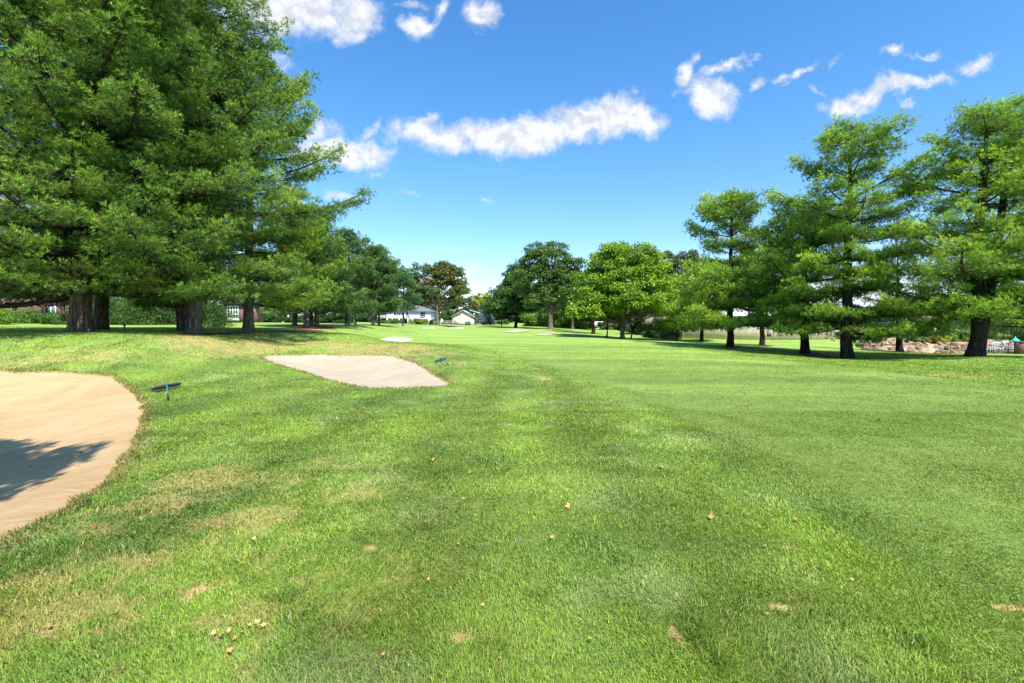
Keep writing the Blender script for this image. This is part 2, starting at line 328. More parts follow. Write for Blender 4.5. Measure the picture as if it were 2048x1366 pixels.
def build_ground():
    fine=np.linspace(-1.02,1.02,620);co=np.linspace(1.02,2*math.pi-1.02,90)[1:-1]
    th=np.concatenate([fine,co]);r=np.concatenate([[.0],np.geomspace(.5,160,760),np.geomspace(165,2500,40)])
    nt_,nr=len(th),len(r)
    X=np.sin(th)[None]*r[:,None];Y=np.cos(th)[None]*r[:,None]
    b=base(X,Y);Z=ground(X,Y,b)
    c,f,br,s=lawn(X.ravel(),Y.ravel())
    thatch=smooth(30,9,np.hypot(X,Y).ravel())*(s<0)*(1-np.clip(br*1.3,0,1))*lerp(.62,.40,f);c=c*(1-thatch[:,None])+np.array([.075,.085,.03])*thatch[:,None]   # dark thatch and soil between the blades
    i=np.arange(nr-1)[:,None]*nt_;j=np.arange(nt_)[None];k=(j+1)%nt_
    q=np.stack([i+j,i+nt_+j,i+nt_+k,i+k],-1).reshape(-1,4)[:, ::-1]
    q=q[nt_:];t=np.stack([np.zeros(nt_,int),nt_+np.arange(nt_),nt_+(np.arange(nt_)+1)%nt_],-1)[:, ::-1]
    m,nt,N,L=newmat('lawn_turf')
    o=N.new('ShaderNodeOutputMaterial');p=N.new('ShaderNodeBsdfPrincipled');p.inputs['Roughness'].default_value=.85;p.inputs['Specular IOR Level'].default_value=.15
    a=N.new('ShaderNodeAttribute');a.attribute_name='col';tc=N.new('ShaderNodeTexCoord')
    n=N.new('ShaderNodeTexNoise');n.inputs['Scale'].default_value=14;n.inputs['Detail'].default_value=7;n.inputs['Roughness'].default_value=.75;L.new(tc.outputs['Object'],n.inputs[0])
    n2=N.new('ShaderNodeTexNoise');n2.inputs['Scale'].default_value=2.2;n2.inputs['Detail'].default_value=6;n2.inputs['Roughness'].default_value=.7;L.new(tc.outputs['Object'],n2.inputs[0])
    r1=N.new('ShaderNodeMapRange');r1.inputs[1].default_value=.32;r1.inputs[2].default_value=.68;r1.inputs[3].default_value=.55;r1.inputs[4].default_value=1.4;L.new(n.outputs['Fac'],r1.inputs[0])
    r2=N.new('ShaderNodeMapRange');r2.inputs[1].default_value=.3;r2.inputs[2].default_value=.7;r2.inputs[3].default_value=.82;r2.inputs[4].default_value=1.18;L.new(n2.outputs['Fac'],r2.inputs[0])
    mu=N.new('ShaderNodeMath');mu.operation='MULTIPLY';L.new(r1.outputs[0],mu.inputs[0]);L.new(r2.outputs[0],mu.inputs[1])
    s_=N.new('ShaderNodeVectorMath');s_.operation='SCALE';L.new(a.outputs['Color'],s_.inputs[0]);L.new(mu.outputs[0],s_.inputs['Scale']);L.new(s_.outputs[0],p.inputs['Base Color'])
    bp=N.new('ShaderNodeBump');bp.inputs['Strength'].default_value=.7;bp.inputs['Distance'].default_value=.03;L.new(n.outputs['Fac'],bp.inputs['Height']);L.new(bp.outputs[0],p.inputs['Normal'])
    L.new(p.outputs[0],o.inputs[0])
    me=mkmesh('ground',np.stack([X,Y,Z],-1).reshape(-1,3),[q,t],m,c,True)
    tag(link('ground',me),kind='structure')
def sandmat(name,c1,c2,rake=1.):
    m,nt,N,L=newmat(name)
    o=N.new('ShaderNodeOutputMaterial');p=N.new('ShaderNodeBsdfPrincipled');p.inputs['Roughness'].default_value=.95;p.inputs['Specular IOR Level'].default_value=.1
    tc=N.new('ShaderNodeTexCoord')
    n=N.new('ShaderNodeTexNoise');n.inputs['Scale'].default_value=.8;n.inputs['Detail'].default_value=6;n.inputs['Distortion'].default_value=.6;L.new(tc.outputs['Object'],n.inputs[0])
    r=N.new('ShaderNodeValToRGB');r.color_ramp.elements[0].position=.32;r.color_ramp.elements[1].position=.68;r.color_ramp.elements[0].color=(*c1,1);r.color_ramp.elements[1].color=(*c2,1);L.new(n.outputs['Fac'],r.inputs[0])
    sp=N.new('ShaderNodeTexVoronoi');sp.inputs['Scale'].default_value=3.2;L.new(tc.outputs['Object'],sp.inputs['Vector'])
    lt=N.new('ShaderNodeMath');lt.operation='LESS_THAN';lt.inputs[1].default_value=.055;L.new(sp.outputs['Distance'],lt.inputs[0])
    sc=N.new('ShaderNodeSeparateXYZ');L.new(sp.outputs['Color'],sc.inputs[0]);g=N.new('ShaderNodeMath');g.operation='GREATER_THAN';g.inputs[1].default_value=.72;L.new(sc.outputs[0],g.inputs[0])
    an=N.new('ShaderNodeMath');an.operation='MULTIPLY';L.new(lt.outputs[0],an.inputs[0]);L.new(g.outputs[0],an.inputs[1])
    mx=N.new('ShaderNodeMix');mx.data_type='RGBA';mx.inputs[7].default_value=(.12,.075,.04,1);L.new(r.outputs[0],mx.inputs[6]);L.new(an.outputs[0],mx.inputs[0]);L.new(mx.outputs[2],p.inputs['Base Color'])
    f=N.new('ShaderNodeTexNoise');f.inputs['Scale'].default_value=18;f.inputs['Detail'].default_value=8;f.inputs['Roughness'].default_value=.8;L.new(tc.outputs['Object'],f.inputs[0])
    mp=N.new('ShaderNodeMapping');mp.inputs['Scale'].default_value=(1.0,3.2,1);mp.inputs['Rotation'].default_value=(0,0,.25);L.new(tc.outputs['Object'],mp.inputs[0])
    w=N.new('ShaderNodeTexNoise');w.inputs['Scale'].default_value=1.6;w.inputs['Detail'].default_value=5;w.inputs['Distortion'].default_value=.8;L.new(mp.outputs[0],w.inputs[0])
    ad=N.new('ShaderNodeMath');ad.operation='MULTIPLY_ADD';ad.inputs[1].default_value=1.6*rake;L.new(w.outputs['Fac'],ad.inputs[0]);L.new(f.outputs['Fac'],ad.inputs[2])
    b=N.new('ShaderNodeBump');b.inputs['Strength'].default_value=.8;b.inputs['Distance'].default_value=.06;L.new(ad.outputs[0],b.inputs['Height']);L.new(b.outputs[0],p.inputs['Normal'])
    L.new(p.outputs[0],o.inputs[0]);return m
def build_bunker(poly,bowl,mat,label,cell,flat=None):
    lo=poly.min(0)-.3;hi=poly.max(0)+.3;nx=int((hi[0]-lo[0])/cell[0])+2;ny=int((hi[1]-lo[1])/cell[1])+2
    X,Y=np.meshgrid(np.linspace(lo[0],hi[0],nx),np.linspace(lo[1],hi[1],ny))
    if flat is None:
        s=bsd(X,Y,poly);Z=sandz(X,Y,s,bowl);keep=s>-.12
    else:
        s=sdist(X,Y,poly)+(fbm(X*1.5,Y*1.5,2,3)-.5)*.2;Z=base(X,Y)+.05;keep=s>0
    idx=np.arange(nx*ny).reshape(ny,nx);k=keep[:-1,:-1]&keep[1:,:-1]&keep[:-1,1:]&keep[1:,1:]
    q=np.stack([idx[:-1,:-1],idx[:-1,1:],idx[1:,1:],idx[1:,:-1]],-1)[k]
    used=np.unique(q);mp=np.full(nx*ny,-1);mp[used]=np.arange(len(used))
    V=np.stack([X,Y,Z],-1).reshape(-1,3)[used]
    o=link('sand_bunker',mkmesh('sand_bunker',V,[mp[q]],mat,None,True));tag(o,label,kind='structure');return o
def build_grass():
    """blades of turf as real geometry, thinning out with distance"""
    def batch(N,d0,d1,u0,u1,wk,segs,seed,hmul=1.):
        r=np.random.default_rng(seed)
        d=d0*(d1/d0)**r.random(N);u=r.uniform(u0,u1,N);x=u*d;y=d
        c,f,br,s=lawn(x,y)
        keep=(s<.0+.05*r.random(N))&(r.random(N)>br*.93)
        for pl in (B3,B4,B5,B6): keep&=bsd(x,y,pl)<0
        x,y,d,c,f,s=x[keep],y[keep],d[keep],c[keep],f[keep],s[keep];n=len(x);z=ground(x,y)
        dd=np.hypot(x,y)
        cl=fbm(x*6,y*6,2,71);cl2=fbm(x*1.6,y*1.6,3,72)
        h=lerp(.033,.017,f)*(.45+.8*r.random(n))*(.55+.9*cl)*(.75+.5*cl2)*hmul
        h*=1+1.2*smooth(-.22,-.02,s)
        tf=spots(x,y,_tw,.9);h*=1+1.3*tf;c=c*(1-.24*tf[:,None]*np.array([1,.75,.8]))
        h=np.where((r.random(n)<.02)&(f<.4),h*1.7,h)
        az=r.uniform(0,2*math.pi,n);lean=r.uniform(.15,.95,n)*(.6+.8*cl)
        # tufts lean together a little
        laz=fbm(x*1.2,y*1.2,2,73)*9;dx=np.cos(az)+.8*np.cos(laz);dy=np.sin(az)+.8*np.sin(laz);nn=np.hypot(dx,dy)+1e-6;dx/=nn;dy/=nn
        w=wk*np.maximum(dd,1.8)*(.7+.6*r.random(n))*lerp(1,.85,f)
        fa=r.uniform(0,math.pi,n);wx=np.cos(fa)*w*.5;wy=np.sin(fa)*w*.5
        b=np.stack([x,y,z-.004],-1);W=np.stack([wx,wy,0*wx],-1)
        mid=b+np.stack([dx*lean*h*.35,dy*lean*h*.35,h*.62],-1);tip=b+np.stack([dx*lean*h,dy*lean*h,h*(1.05-.35*lean)],-1)
        v=.62+.76*r.random(n);cc=c*v[:,None]
        st=r.random(n)<.045;cc[st]=np.array([.40,.36,.18])*v[st][:,None]
        yl=r.random(n)<.18;cc[yl]*=np.array([1.3,1.12,.9]);cc*=np.array([1.0,1.0,.95])
        if segs==2:
            V=np.stack([b-W,b+W,mid+W*.8,mid-W*.8,tip],1).reshape(-1,3);i=np.arange(n)[:,None]*5
            return V,i+np.array([0,1,2,3]),i+np.array([3,2,4]),np.repeat(cc,5,0)
        V=np.stack([b-W,b+W,tip],1).reshape(-1,3);i=np.arange(n)[:,None]*3
        return V,None,i+np.array([0,1,2]),np.repeat(cc,3,0)
    Vs=[];Q=[];T=[];C=[];off=0
    for args in [(620000,1.6,9,-1.22,1.22,.0015,2,1),(560000,7,34,-1.12,1.12,.0019,1,2)]:
        V,q,t,c=batch(*args)
        Vs.append(V);C.append(c)
        if q is not None:Q.append(q+off)
        T.append(t+off);off+=len(V)
    me=mkmesh('grass',np.vstack(Vs),[np.vstack(Q),np.vstack(T)],M['grass'],np.vstack(C))
    tag(link('grass',me),'short green turf blades covering the golf course lawn','grass',kind='stuff')
# ------------------------------------------------------------------ trees
def tufts(pos,ax,k,ln,w,r,spread=.85,col=(.05,.12,.02),cv=.3,colv=None):
    n=len(pos);d=r.normal(size=(n,k,3));d/=np.linalg.norm(d,axis=2)[...,None]
    d=d*spread+ax[:,None,:];d/=np.linalg.norm(d,axis=2)[...,None]+1e-9
    s=r.normal(size=(n,k,3));s-=(s*d).sum(2)[...,None]*d;s/=np.linalg.norm(s,axis=2)[...,None]+1e-9
    L=ln*(.65+.6*r.random((n,k,1)))
    b=pos[:,None,:];tip=b+d*L;m=b+d*L*.45
    V=np.stack([b+0*d,m+s*w*.5,tip,m-s*w*.5],2).reshape(-1,3)
    i=np.arange(n*k)[:,None]*4;q=i+np.array([0,1,2,3])
    c=np.array(col)[None]*(1-cv+2*cv*r.random((n,1))) if colv is None else colv
    c=np.repeat(c,k,0)*(.85+.3*r.random((n*k,1)));return V,q,np.repeat(c,4,0)
def pine(name,x,y,H,z0,prof,tr,label,seed,cat='pine tree',group=None,dens=1.,k=6,ln=.13,w=.016,col=(.060,.135,.030),tipc=(.12,.23,.035),lean=(0,0),bark='bark_pine',
         dz=.88,az_r=None,inner=.34,puff=.27,limbs=0,forks=(),upsw=1.,lowbare=0.,cutaz=None):
    r=np.random.default_rng(seed);g=G(x,y)
    e=empty(name,(x,y,g-.05),0,label,cat,group)
    pf=np.array(prof);R_=lambda z:np.interp(z,pf[:,0],pf[:,1])
    tb=MB();bb=MB()
    # trunk with flare and slight sway
    n=14;zs=np.linspace(0,H*.97,n);sw=np.cumsum(r.normal(0,.05*tr/.3,(n,2)),0);sw-=sw[0]
    tx=lean[0]*zs/H+sw[:,0];ty=lean[1]*zs/H+sw[:,1];rad=tr*(1-zs/H)**.8*.95+.02
    zs2=np.concatenate([[0,.12,.35,.8],zs[1:]]);tx=np.interp(zs2,zs,tx);ty=np.interp(zs2,zs,ty);rr=np.interp(zs2,zs,rad)
    rr[0]*=1.34;rr[1]*=1.22;rr[2]*=1.10
    tb.tube(np.stack([tx,ty,zs2],-1),rr,12)
    stems=[(zs2,tx,ty,rr,1.)]
    for (zf,fx,fy,Hf,rf) in forks:   # secondary stems
        m=10;t=np.linspace(0,1,m);bx=np.interp(zf,zs2,tx);by=np.interp(zf,zs2,ty)
        sx=bx+fx*(t**.75);sy=by+fy*(t**.75);sz=zf+(Hf-zf)*t;sr=rf*(1-t)**.7+.02
        tb.tube(np.stack([sx,sy,sz],-1),sr,9);stems.append((sz,sx,sy,sr,.7))
    pos=[];axs=[];tip_lit=[]
    for si,(sz,sx,sy,sr,sc) in enumerate(stems):
        z=max(z0,sz[0]+.4);top=sz[-1]
        a0=r.uniform(0,6.28)
        while z<top:
            hf=z/H;nb=r.integers(4,6) if hf<.85 else r.integers(3,5)
            cx,cy=np.interp(z,sz,sx),np.interp(z,sz,sy);a0+=r.uniform(.4,1.2)
            for b in range(nb):
                a=a0+b*6.283/nb+r.normal(0,.2);zz=z+r.normal(0,.14)
                R=R_(zz)*(r.uniform(.74,1.12) if r.random()<.7 else r.uniform(.4,.8))*sc
                if r.random()<.10:R*=1.22
                R*=.62+.80*float(vnoise(np.array([math.cos(a)*1.5+seed]),np.array([math.sin(a)*1.5+zz*.42]),seed)[0])
                if R<.15:continue
                up=math.radians(lerp(-8,8,r.random())+48*max(0,hf-.25)**1.2*upsw)
                m=7;t=np.linspace(0,1,m);bend=r.normal(0,.18)
                aa=a+bend*t;rr_=R*t*math.cos(up)
                px_=cx+np.cumsum(np.concatenate([[0],np.diff(rr_)]))*np.cos(aa);py_=cy+np.cumsum(np.concatenate([[0],np.diff(rr_)]))*np.sin(aa)
                pz_=zz+R*(math.sin(up)*t-.10*(1-hf)*np.sin(t*2.6)+.15*t**3)
                Pp=np.stack([px_,py_,pz_],-1)
                br=min(.018+.019*R,np.interp(zz,sz,sr)*.55)*(1.5 if R>4 else 1.)
                bb.tube(Pp,br*.8*(1-.85*t)+.004,5,False)
                if zz<H*.5 and R>2.2:      # dead bare twigs on the shaded inner part
                    for _ in range(3):
                        tb_=r.uniform(.1,.45);q0=np.array([np.interp(tb_,t,Pp[:,i]) for i in range(3)]);ta=a+r.choice([-1,1])*r.uniform(.5,1.3);tl_=r.uniform(.5,1.3)
                        bb.tube([q0,q0+np.array([math.cos(ta),math.sin(ta),r.uniform(-.3,.3)])*tl_*.5,q0+np.array([math.cos(ta+.2),math.sin(ta+.2),r.uniform(-.35,.3)])*tl_],[.013,.009,.004],3,False)
                # lateral twigs in a flattish plate
                st=(inner if zz<H*.55 else .26) if R>2 else .15
                tl=st+r.uniform(0,.1)
                while tl<1.0:
                    p0=np.array([np.interp(tl,t,Pp[:,i]) for i in range(3)]);al=a+bend*tl
                    side=1 if r.random()<.5 else -1
                    for sd in (side,-side):
                        ll=(.50*R*(1-tl)**.8+.32)*r.uniform(.6,1.1)
                        la=al+sd*math.radians(r.uniform(32,62));lu=r.uniform(-.04,.20)
                        dr=np.array([math.cos(la),math.sin(la),lu]);p1=p0+dr*ll*np.array([1,1,1.])
                        if ll>.6 and R>1.5: bb.tube([p0,(p0+p1)/2+[0,0,-.03*ll],p1],[.006+.006*ll,.006+.003*ll,.004],3,False)
                        npf=1 if ll<.55 else 2 if ll<1.3 else 3
                        for pi in range(npf):
                            fq=1.02-pi*.36+r.normal(0,.05);ps=puff*r.uniform(.65,1.3);nt_=max(3,int(17*dens*(ps/puff)**2*r.uniform(.6,1.3)))
                            of=r.normal(0,1,(nt_,3));pc=p0+dr*ll*fq+r.normal(0,.06,3)
                            pos.append(pc+of*ps*np.array([.60,.60,.34]));axs.append(np.repeat([dr*.7+[0,0,.6]],nt_,0)+of*.55)
                            tip_lit.append(np.clip(.25+.35*of[:,2]+.4*fq*(.4+.6*tl)+r.normal(0,.15),0,1))
                        nt_=max(1,int(ll*3*dens));q=r.uniform(.2,1,nt_);pos.append(p0+dr*ll*q[:,None]+r.normal(0,.05,(nt_,3)));axs.append(np.repeat([dr+[0,0,.4]],nt_,0));tip_lit.append(q*.3)
                    tl+=(.46 if R>1 else .24)/max(R,.6)*r.uniform(.8,1.3)/max(dens,.5)**.35
                nt_=int(16*dens)+3
                dr=Pp[-1]-Pp[-2];dr/=np.linalg.norm(dr)
                pos.append(Pp[-1]+r.normal(0,.16,(nt_,3)));axs.append(np.repeat([dr+[0,0,.3]],nt_,0));tip_lit.append(np.full(nt_,1.))
            z+=dz*r.uniform(.7,1.3)*(1 if hf<.7 else .75)
        nt_=int(25*dens);pos.append(np.array([sx[-1],sy[-1],sz[-1]])+r.normal(0,1,(nt_,3))*[.14,.14,.3]);axs.append(np.repeat([[0,0,1.]],nt_,0));tip_lit.append(np.ones(nt_))
    pos=np.vstack(pos);axs=np.vstack(axs);axs/=np.linalg.norm(axs,axis=1)[:,None];tw=np.clip(np.concatenate(tip_lit),0,1)
    c=np.array(col)[None]*(1-tw[:,None])+np.array(tipc)[None]*tw[:,None];c=c*(.72+.56*r.random((len(c),1)))  # inner needles darker, upper and outer paler: crown shade mixed into the colour
    # branches differ in vigour: slow colour variation through the crown
    col=np.array(col);nv=fbm(pos[:,0]*.55+pos[:,2]*.3,pos[:,1]*.55+pos[:,2]*.5,3,seed);c=c*(.62+1.3*nv[:,None]);c[:,0]*=(.85+.4*nv)
    dead=r.random(len(c))<.018;c[dead]=np.array([.26,.15,.05])
    V,q,cc=tufts(pos,axs,k,ln,w,r,.9,colv=c)
    tb.build('trunk',M[bark],e,True);bb.build('branches',M['bark_limb'],e,True);print(name,len(pos))
    link('crown',mkmesh('crown',V,[q],M['needle'],cc),e)
    return e
def broad(name,x,y,H,blobs,tr,label,seed,cat='tree',group=None,nleaf=22000,ls=.24,col=(.07,.15,.02),col2=(.13,.24,.03),colw=None,bark='bark_grey',rc=(.7,1.3),nclump=150,z0=None,limb=.5,stemx=0.,noparts=False,fork=None,dropz=0.):
    """blobs: list of (cx,cy,cz,rx,ry,rz) local"""
    r=np.random.default_rng(seed);g=G(x,y);e=empty(name,(x,y,g-.05-dropz),0,label,cat,group)
    B=np.array(blobs,float);vol=(B[:,3]*B[:,4]*B[:,5])**.67;pk=vol/vol.sum()
    bi=r.choice(len(B),nclump,p=pk);d=r.normal(size=(nclump,3));d/=np.linalg.norm(d,axis=1)[:,None];d[:,2]=np.where(d[:,2]<-.55,-d[:,2]*.5,d[:,2]) if tr>0 else d[:,2]
    rad=r.uniform(.45,1.0,nclump)**.6
    cc=B[bi,:3]+d*B[bi,3:]*rad[:,None]
    cr=r.uniform(rc[0],rc[1],nclump)
    tb=MB()
    if tr>0:
        zt=H*.72;n=9;zs=np.linspace(0,zt,n);sw=np.cumsum(r.normal(0,.06,(n,2)),0);sw-=sw[0];cx=B[:,0].mean();cy=B[:,1].mean()
        tx=sw[:,0]+cx*(zs/zt)**2;ty=sw[:,1]+cy*(zs/zt)**2;rr=tr*(1-zs/zt*.85);zz=np.concatenate([[0,.15,.5],zs[1:]]);tx=np.interp(zz,zs,tx);ty=np.interp(zz,zs,ty);rr=np.interp(zz,zs,rr);rr[0]*=1.4;rr[1]*=1.2
        tb.tube(np.stack([tx,ty,zz],-1),rr,10)
        zl=z0 if z0 else H*.22
        for i in range(nclump):
            if r.random()<limb:
                h0=np.clip(cc[i,2]*r.uniform(.3,.75),zl,zt*.95);s=np.array([np.interp(h0,zz,tx),np.interp(h0,zz,ty),h0])
                v=cc[i]-s;m=s+v*.5+np.array([0,0,-.08*np.linalg.norm(v)])+r.normal(0,.08*np.linalg.norm(v),3)*.6;t=np.linspace(0,1,5)[:,None]
                Pq=(1-t)**2*s+2*t*(1-t)*m+t*t*cc[i];R0=min(.03+.014*np.linalg.norm(v),tr*.5);tb.tube(Pq,R0*(1-.8*t[:,0])+.006,5,False)
        tb.build('trunk',M[bark],e,True)
    per=np.maximum((nleaf*(cr**2)/(cr**2).sum()).astype(int),5);ci=np.repeat(np.arange(nclump),per);n=len(ci)
    dd=r.normal(size=(n,3));dd/=np.linalg.norm(dd,axis=1)[:,None];dd[:,2]=np.where(dd[:,2]<-.45,-dd[:,2]*.6,dd[:,2]) if tr>0 else dd[:,2]
    rl=r.random(n)**.35;sc=cr[ci][:,None]*np.array([1,1,.80])
    lump=1+.35*(vnoise(dd[:,0]*2.2+ci*3.1,dd[:,1]*2.2+dd[:,2]*2,seed)-.5)
    pos=cc[ci]+dd*sc*(rl*lump)[:,None]
    nrm=dd*.7+r.normal(size=(n,3))*.6+[0,0,.5];nrm/=np.linalg.norm(nrm,axis=1)[:,None]
    u=np.cross(nrm,r.normal(size=(n,3)));u/=np.linalg.norm(u,axis=1)[:,None];v=np.cross(nrm,u)
    L=ls*(.6+.7*r.random((n,1)));W=L*.62
    a=pos-u*L*.5;b=pos+v*W*.5+nrm*L*.10;c_=pos+u*L*.5-nrm*L*.12;d_=pos-v*W*.5+nrm*L*.10
    V=np.stack([a,b,c_,d_],1).reshape(-1,3);q=np.arange(n)[:,None]*4+np.array([0,1,2,3])
    cm=r.random(nclump);t=np.clip(cm[ci]*.7+.3*r.random(n),0,1)[:,None]
    colr=np.array(col)[None]*(1-t)+np.array(col2)[None]*t;colr=colr*(.95+.6*r.random((n,1)))
    if colw is not None:   # some clumps turned colour
        fr,wc=colw;k=(r.random(nclump)<fr)[ci]&(r.random(n)<.75);colr[k]=np.array(wc)*(.6+.8*r.random((k.sum(),1)))
    link('crown' if tr>0 else 'foliage',mkmesh('crown',V,[q],M['leaf'],np.repeat(colr,4,0)),e)
    return e
def bankh(x,y):
    l=smooth(0,1.6,x-y*(1738-CX)/F);return base(x,y)+(.62*smooth(44.9,46.9,y)*l*smooth(62,55,y)*smooth(56,52,x))+.0
def bush(px,d,w,h,label,seed,col=(.07,.15,.02),col2=(.13,.24,.03),name='shrub',cat='shrub',group=None,ls=None,n=None,colw=None,dep=None,tall=0):
    x=P(px,d);wm=w/F*d;hm=h/F*d;ls=ls or max(.07,2.6/F*d);dep=dep or wm*.7
    nb=max(2,int(wm/hm*1.6));B=[]
    r=np.random.default_rng(seed)
    for i in range(nb):
        t=(i+.5)/nb-.5;B.append((t*wm*.75+r.normal(0,.03)*wm,r.normal(0,.15)*dep,hm*.38,wm/nb*.8,dep*.5,hm*r.uniform(.42,.58)))
    dz_=-float((bankh(np.array([x]),np.array([d*1.]))-base(x,d))[0]) if 'bank' in label else 0
    return broad(name,x,d,hm,B,0,label,seed,cat,group,n or int(2500+900*wm*hm),ls,col,col2,colw,dropz=dz_,rc=(hm*.16,hm*.32),nclump=int(40+8*wm))
# ------------------------------------------------------------------ sun, sky, camera
SUN=np.array([.32,-.60,1.0]);SUN/=np.linalg.norm(SUN)
SUN_EL=math.asin(SUN[2]);SUN_AZ=math.atan2(SUN[0],SUN[1])
EXPOSURE=.76
def build_world():
    w=bpy.data.worlds.new('World');scene.world=w;w.use_nodes=True;nt=w.node_tree;N=nt.nodes;L=nt.links;N.clear()
    o=N.new('ShaderNodeOutputWorld');bg=N.new('ShaderNodeBackground');bg.inputs[1].default_value=.135
    sky=N.new('ShaderNodeTexSky');sky.sky_type='NISHITA';sky.sun_disc=False;sky.sun_elevation=SUN_EL;sky.sun_rotation=SUN_AZ;sky.air_density=1.0;sky.dust_density=.3;sky.ozone_density=2.2;sky.altitude=100
    hs=N.new('ShaderNodeHueSaturation');hs.inputs['Saturation'].default_value=1.22;hs.inputs['Hue'].default_value=.494;hs.inputs['Value'].default_value=1.0;L.new(sky.outputs[0],hs.inputs['Color'])
    tc=N.new('ShaderNodeTexCoord');sx=N.new('ShaderNodeSeparateXYZ');L.new(tc.outputs['Generated'],sx.inputs[0])
    def M_(op,a,b=None,c=None,clamp=False):
        n=N.new('ShaderNodeMath');n.operation=op;n.use_clamp=clamp
        for i,v in enumerate((a,b,c)):
            if v is None: continue
            if isinstance(v,(int,float)): n.inputs[i].default_value=v
            else: L.new(v,n.inputs[i])
        return n.outputs[0]
    yy=M_('MAXIMUM',sx.outputs[1],.02)
    u=M_('DIVIDE',sx.outputs[0],yy);v=M_('DIVIDE',sx.outputs[2],yy)
    cb=N.new('ShaderNodeCombineXYZ');L.new(u,cb.inputs[0]);L.new(v,cb.inputs[1])
    def noise(sc,det,rough=.55,vec=None,scale3=None,dist=0):
        n=N.new('ShaderNodeTexNoise');n.noise_dimensions='2D';n.inputs['Scale'].default_value=sc;n.inputs['Detail'].default_value=det;n.inputs['Roughness'].default_value=rough;n.inputs['Distortion'].default_value=dist
        L.new(vec or cb.outputs[0],n.inputs['Vector']);return n
    nz=noise(9,5,.6)
    sub=N.new('ShaderNodeVectorMath');sub.operation='SUBTRACT';sub.inputs[1].default_value=(.5,.5,.5);L.new(nz.outputs['Color'],sub.inputs[0])
    scl=N.new('ShaderNodeVectorMath');scl.operation='SCALE';scl.inputs['Scale'].default_value=.085;L.new(sub.outputs[0],scl.inputs[0])
    add=N.new('ShaderNodeVectorMath');L.new(cb.outputs[0],add.inputs[0]);L.new(scl.outputs[0],add.inputs[1])
    # clouds: centre, radii (degrees of arc given as tangents *967), tilt, thickness
    CL=[(850,272,70,34,-8,1),(900,285,75,30,0,1),(985,272,95,34,0,1.05),(1080,262,85,36,5,1.1),(1150,248,60,36,15,1.1),(1215,232,75,42,8,1.25),(1285,240,48,32,-5,1.1),(845,235,38,14,20,.7),
     (745,262,34,14,20,.6),(700,310,82,30,0,1.15),(640,305,60,28,0,1.0),(628,265,40,26,0,.75),(560,10,150,62,10,1.1),(640,30,90,50,0,.8),(705,35,62,50,20,1.0),(715,75,30,20,0,.6),
     (838,58,34,28,-30,.85),(962,28,32,36,35,.95),(880,15,14,24,0,.55),(822,8,26,10,0,.45),(1420,190,50,36,-8,1.15),(1378,150,16,44,-20,.9),(1400,112,16,12,30,.6),(1460,135,20,12,0,.5),(1455,132,52,12,22,.75),(1505,112,20,7,5,.5),
     (1513,170,24,15,10,.75),(1600,145,42,11,35,.65),(1570,158,25,9,20,.6),(1660,125,22,8,25,.3),(1690,212,48,22,8,.95),(1750,185,70,22,14,1.0),(1830,168,66,18,4,.95),(1810,185,40,10,10,.6),(1785,104,28,12,20,.7),(1850,104,28,7,0,.4),
     (1945,135,40,20,15,.7),(1975,120,26,10,40,.45),(1640,187,18,7,-20,.4),(1820,200,20,7,15,.4),(590,190,24,11,0,.65),(760,347,16,10,0,.4),(968,388,20,8,0,.38),(685,390,26,12,0,.7),(808,392,20,4,0,.3),(1275,185,14,8,30,.3),
     (945,545,60,14,0,.42),(935,575,90,14,5,.45),(640,640,300,34,0,.5),(1300,640,500,26,0,.4),(300,90,240,120,0,.9),(120,420,230,90,0,.8),(1740,600,220,50,0,.8),(-400,200,300,120,0,.8),(2500,150,260,60,10,.8)]
    acc=None
    for cx,cy,rx,ry,tl,st in CL:
        mp=N.new('ShaderNodeMapping');mp.vector_type='TEXTURE';mp.inputs['Location'].default_value=((cx-CX)/F,(HY-cy)/F,0)
        mp.inputs['Rotation'].default_value=(0,0,math.radians(tl));mp.inputs['Scale'].default_value=(rx/F*1.25,ry/F*1.25,1)
        L.new(add.outputs[0],mp.inputs[0]);ln=N.new('ShaderNodeVectorMath');ln.operation='LENGTH';L.new(mp.outputs[0],ln.inputs[0])
        f=M_('MULTIPLY_ADD',ln.outputs['Value'],-st,st)
        acc=f if acc is None else M_('SMOOTH_MAX',acc,f,.12)
    n1=noise(16,9,.66,None,None,.4);n2=noise(60,6,.7)
    nn=M_('MULTIPLY_ADD',n1.outputs['Fac'],1.15,-.57);nn=M_('MULTIPLY_ADD',n2.outputs['Fac'],.24,nn);nn=M_('SUBTRACT',nn,.08)
    dn=M_('ADD',acc,nn);
    mr=N.new('ShaderNodeMapRange');mr.interpolation_type='SMOOTHSTEP';mr.inputs[1].default_value=.0;mr.inputs[2].default_value=.80;L.new(dn,mr.inputs[0])
    front=M_('GREATER_THAN',sx.outputs[1],.03);up=M_('GREATER_THAN',sx.outputs[2],-.02)
    al=M_('MULTIPLY',mr.outputs[0],front);al=M_('MULTIPLY',al,up);al=M_('MULTIPLY',al,.95)
    off=N.new('ShaderNodeVectorMath');off.inputs[1].default_value=(.006,.016,0);L.new(cb.outputs[0],off.inputs[0])
    n3=noise(16,7,.62);n4=noise(16,7,.62,off.outputs[0]);sh=N.new('ShaderNodeMapRange');sh.interpolation_type='SMOOTHSTEP';sh.inputs[1].default_value=-.13;sh.inputs[2].default_value=.07;L.new(M_('SUBTRACT',n3.outputs['Fac'],n4.outputs['Fac']),sh.inputs[0])
    mc=N.new('ShaderNodeMix');mc.data_type='RGBA';mc.inputs[6].default_value=(3.4,3.55,3.95,1);mc.inputs[7].default_value=(4.5,4.55,4.7,1);L.new(sh.outputs[0],mc.inputs[0])
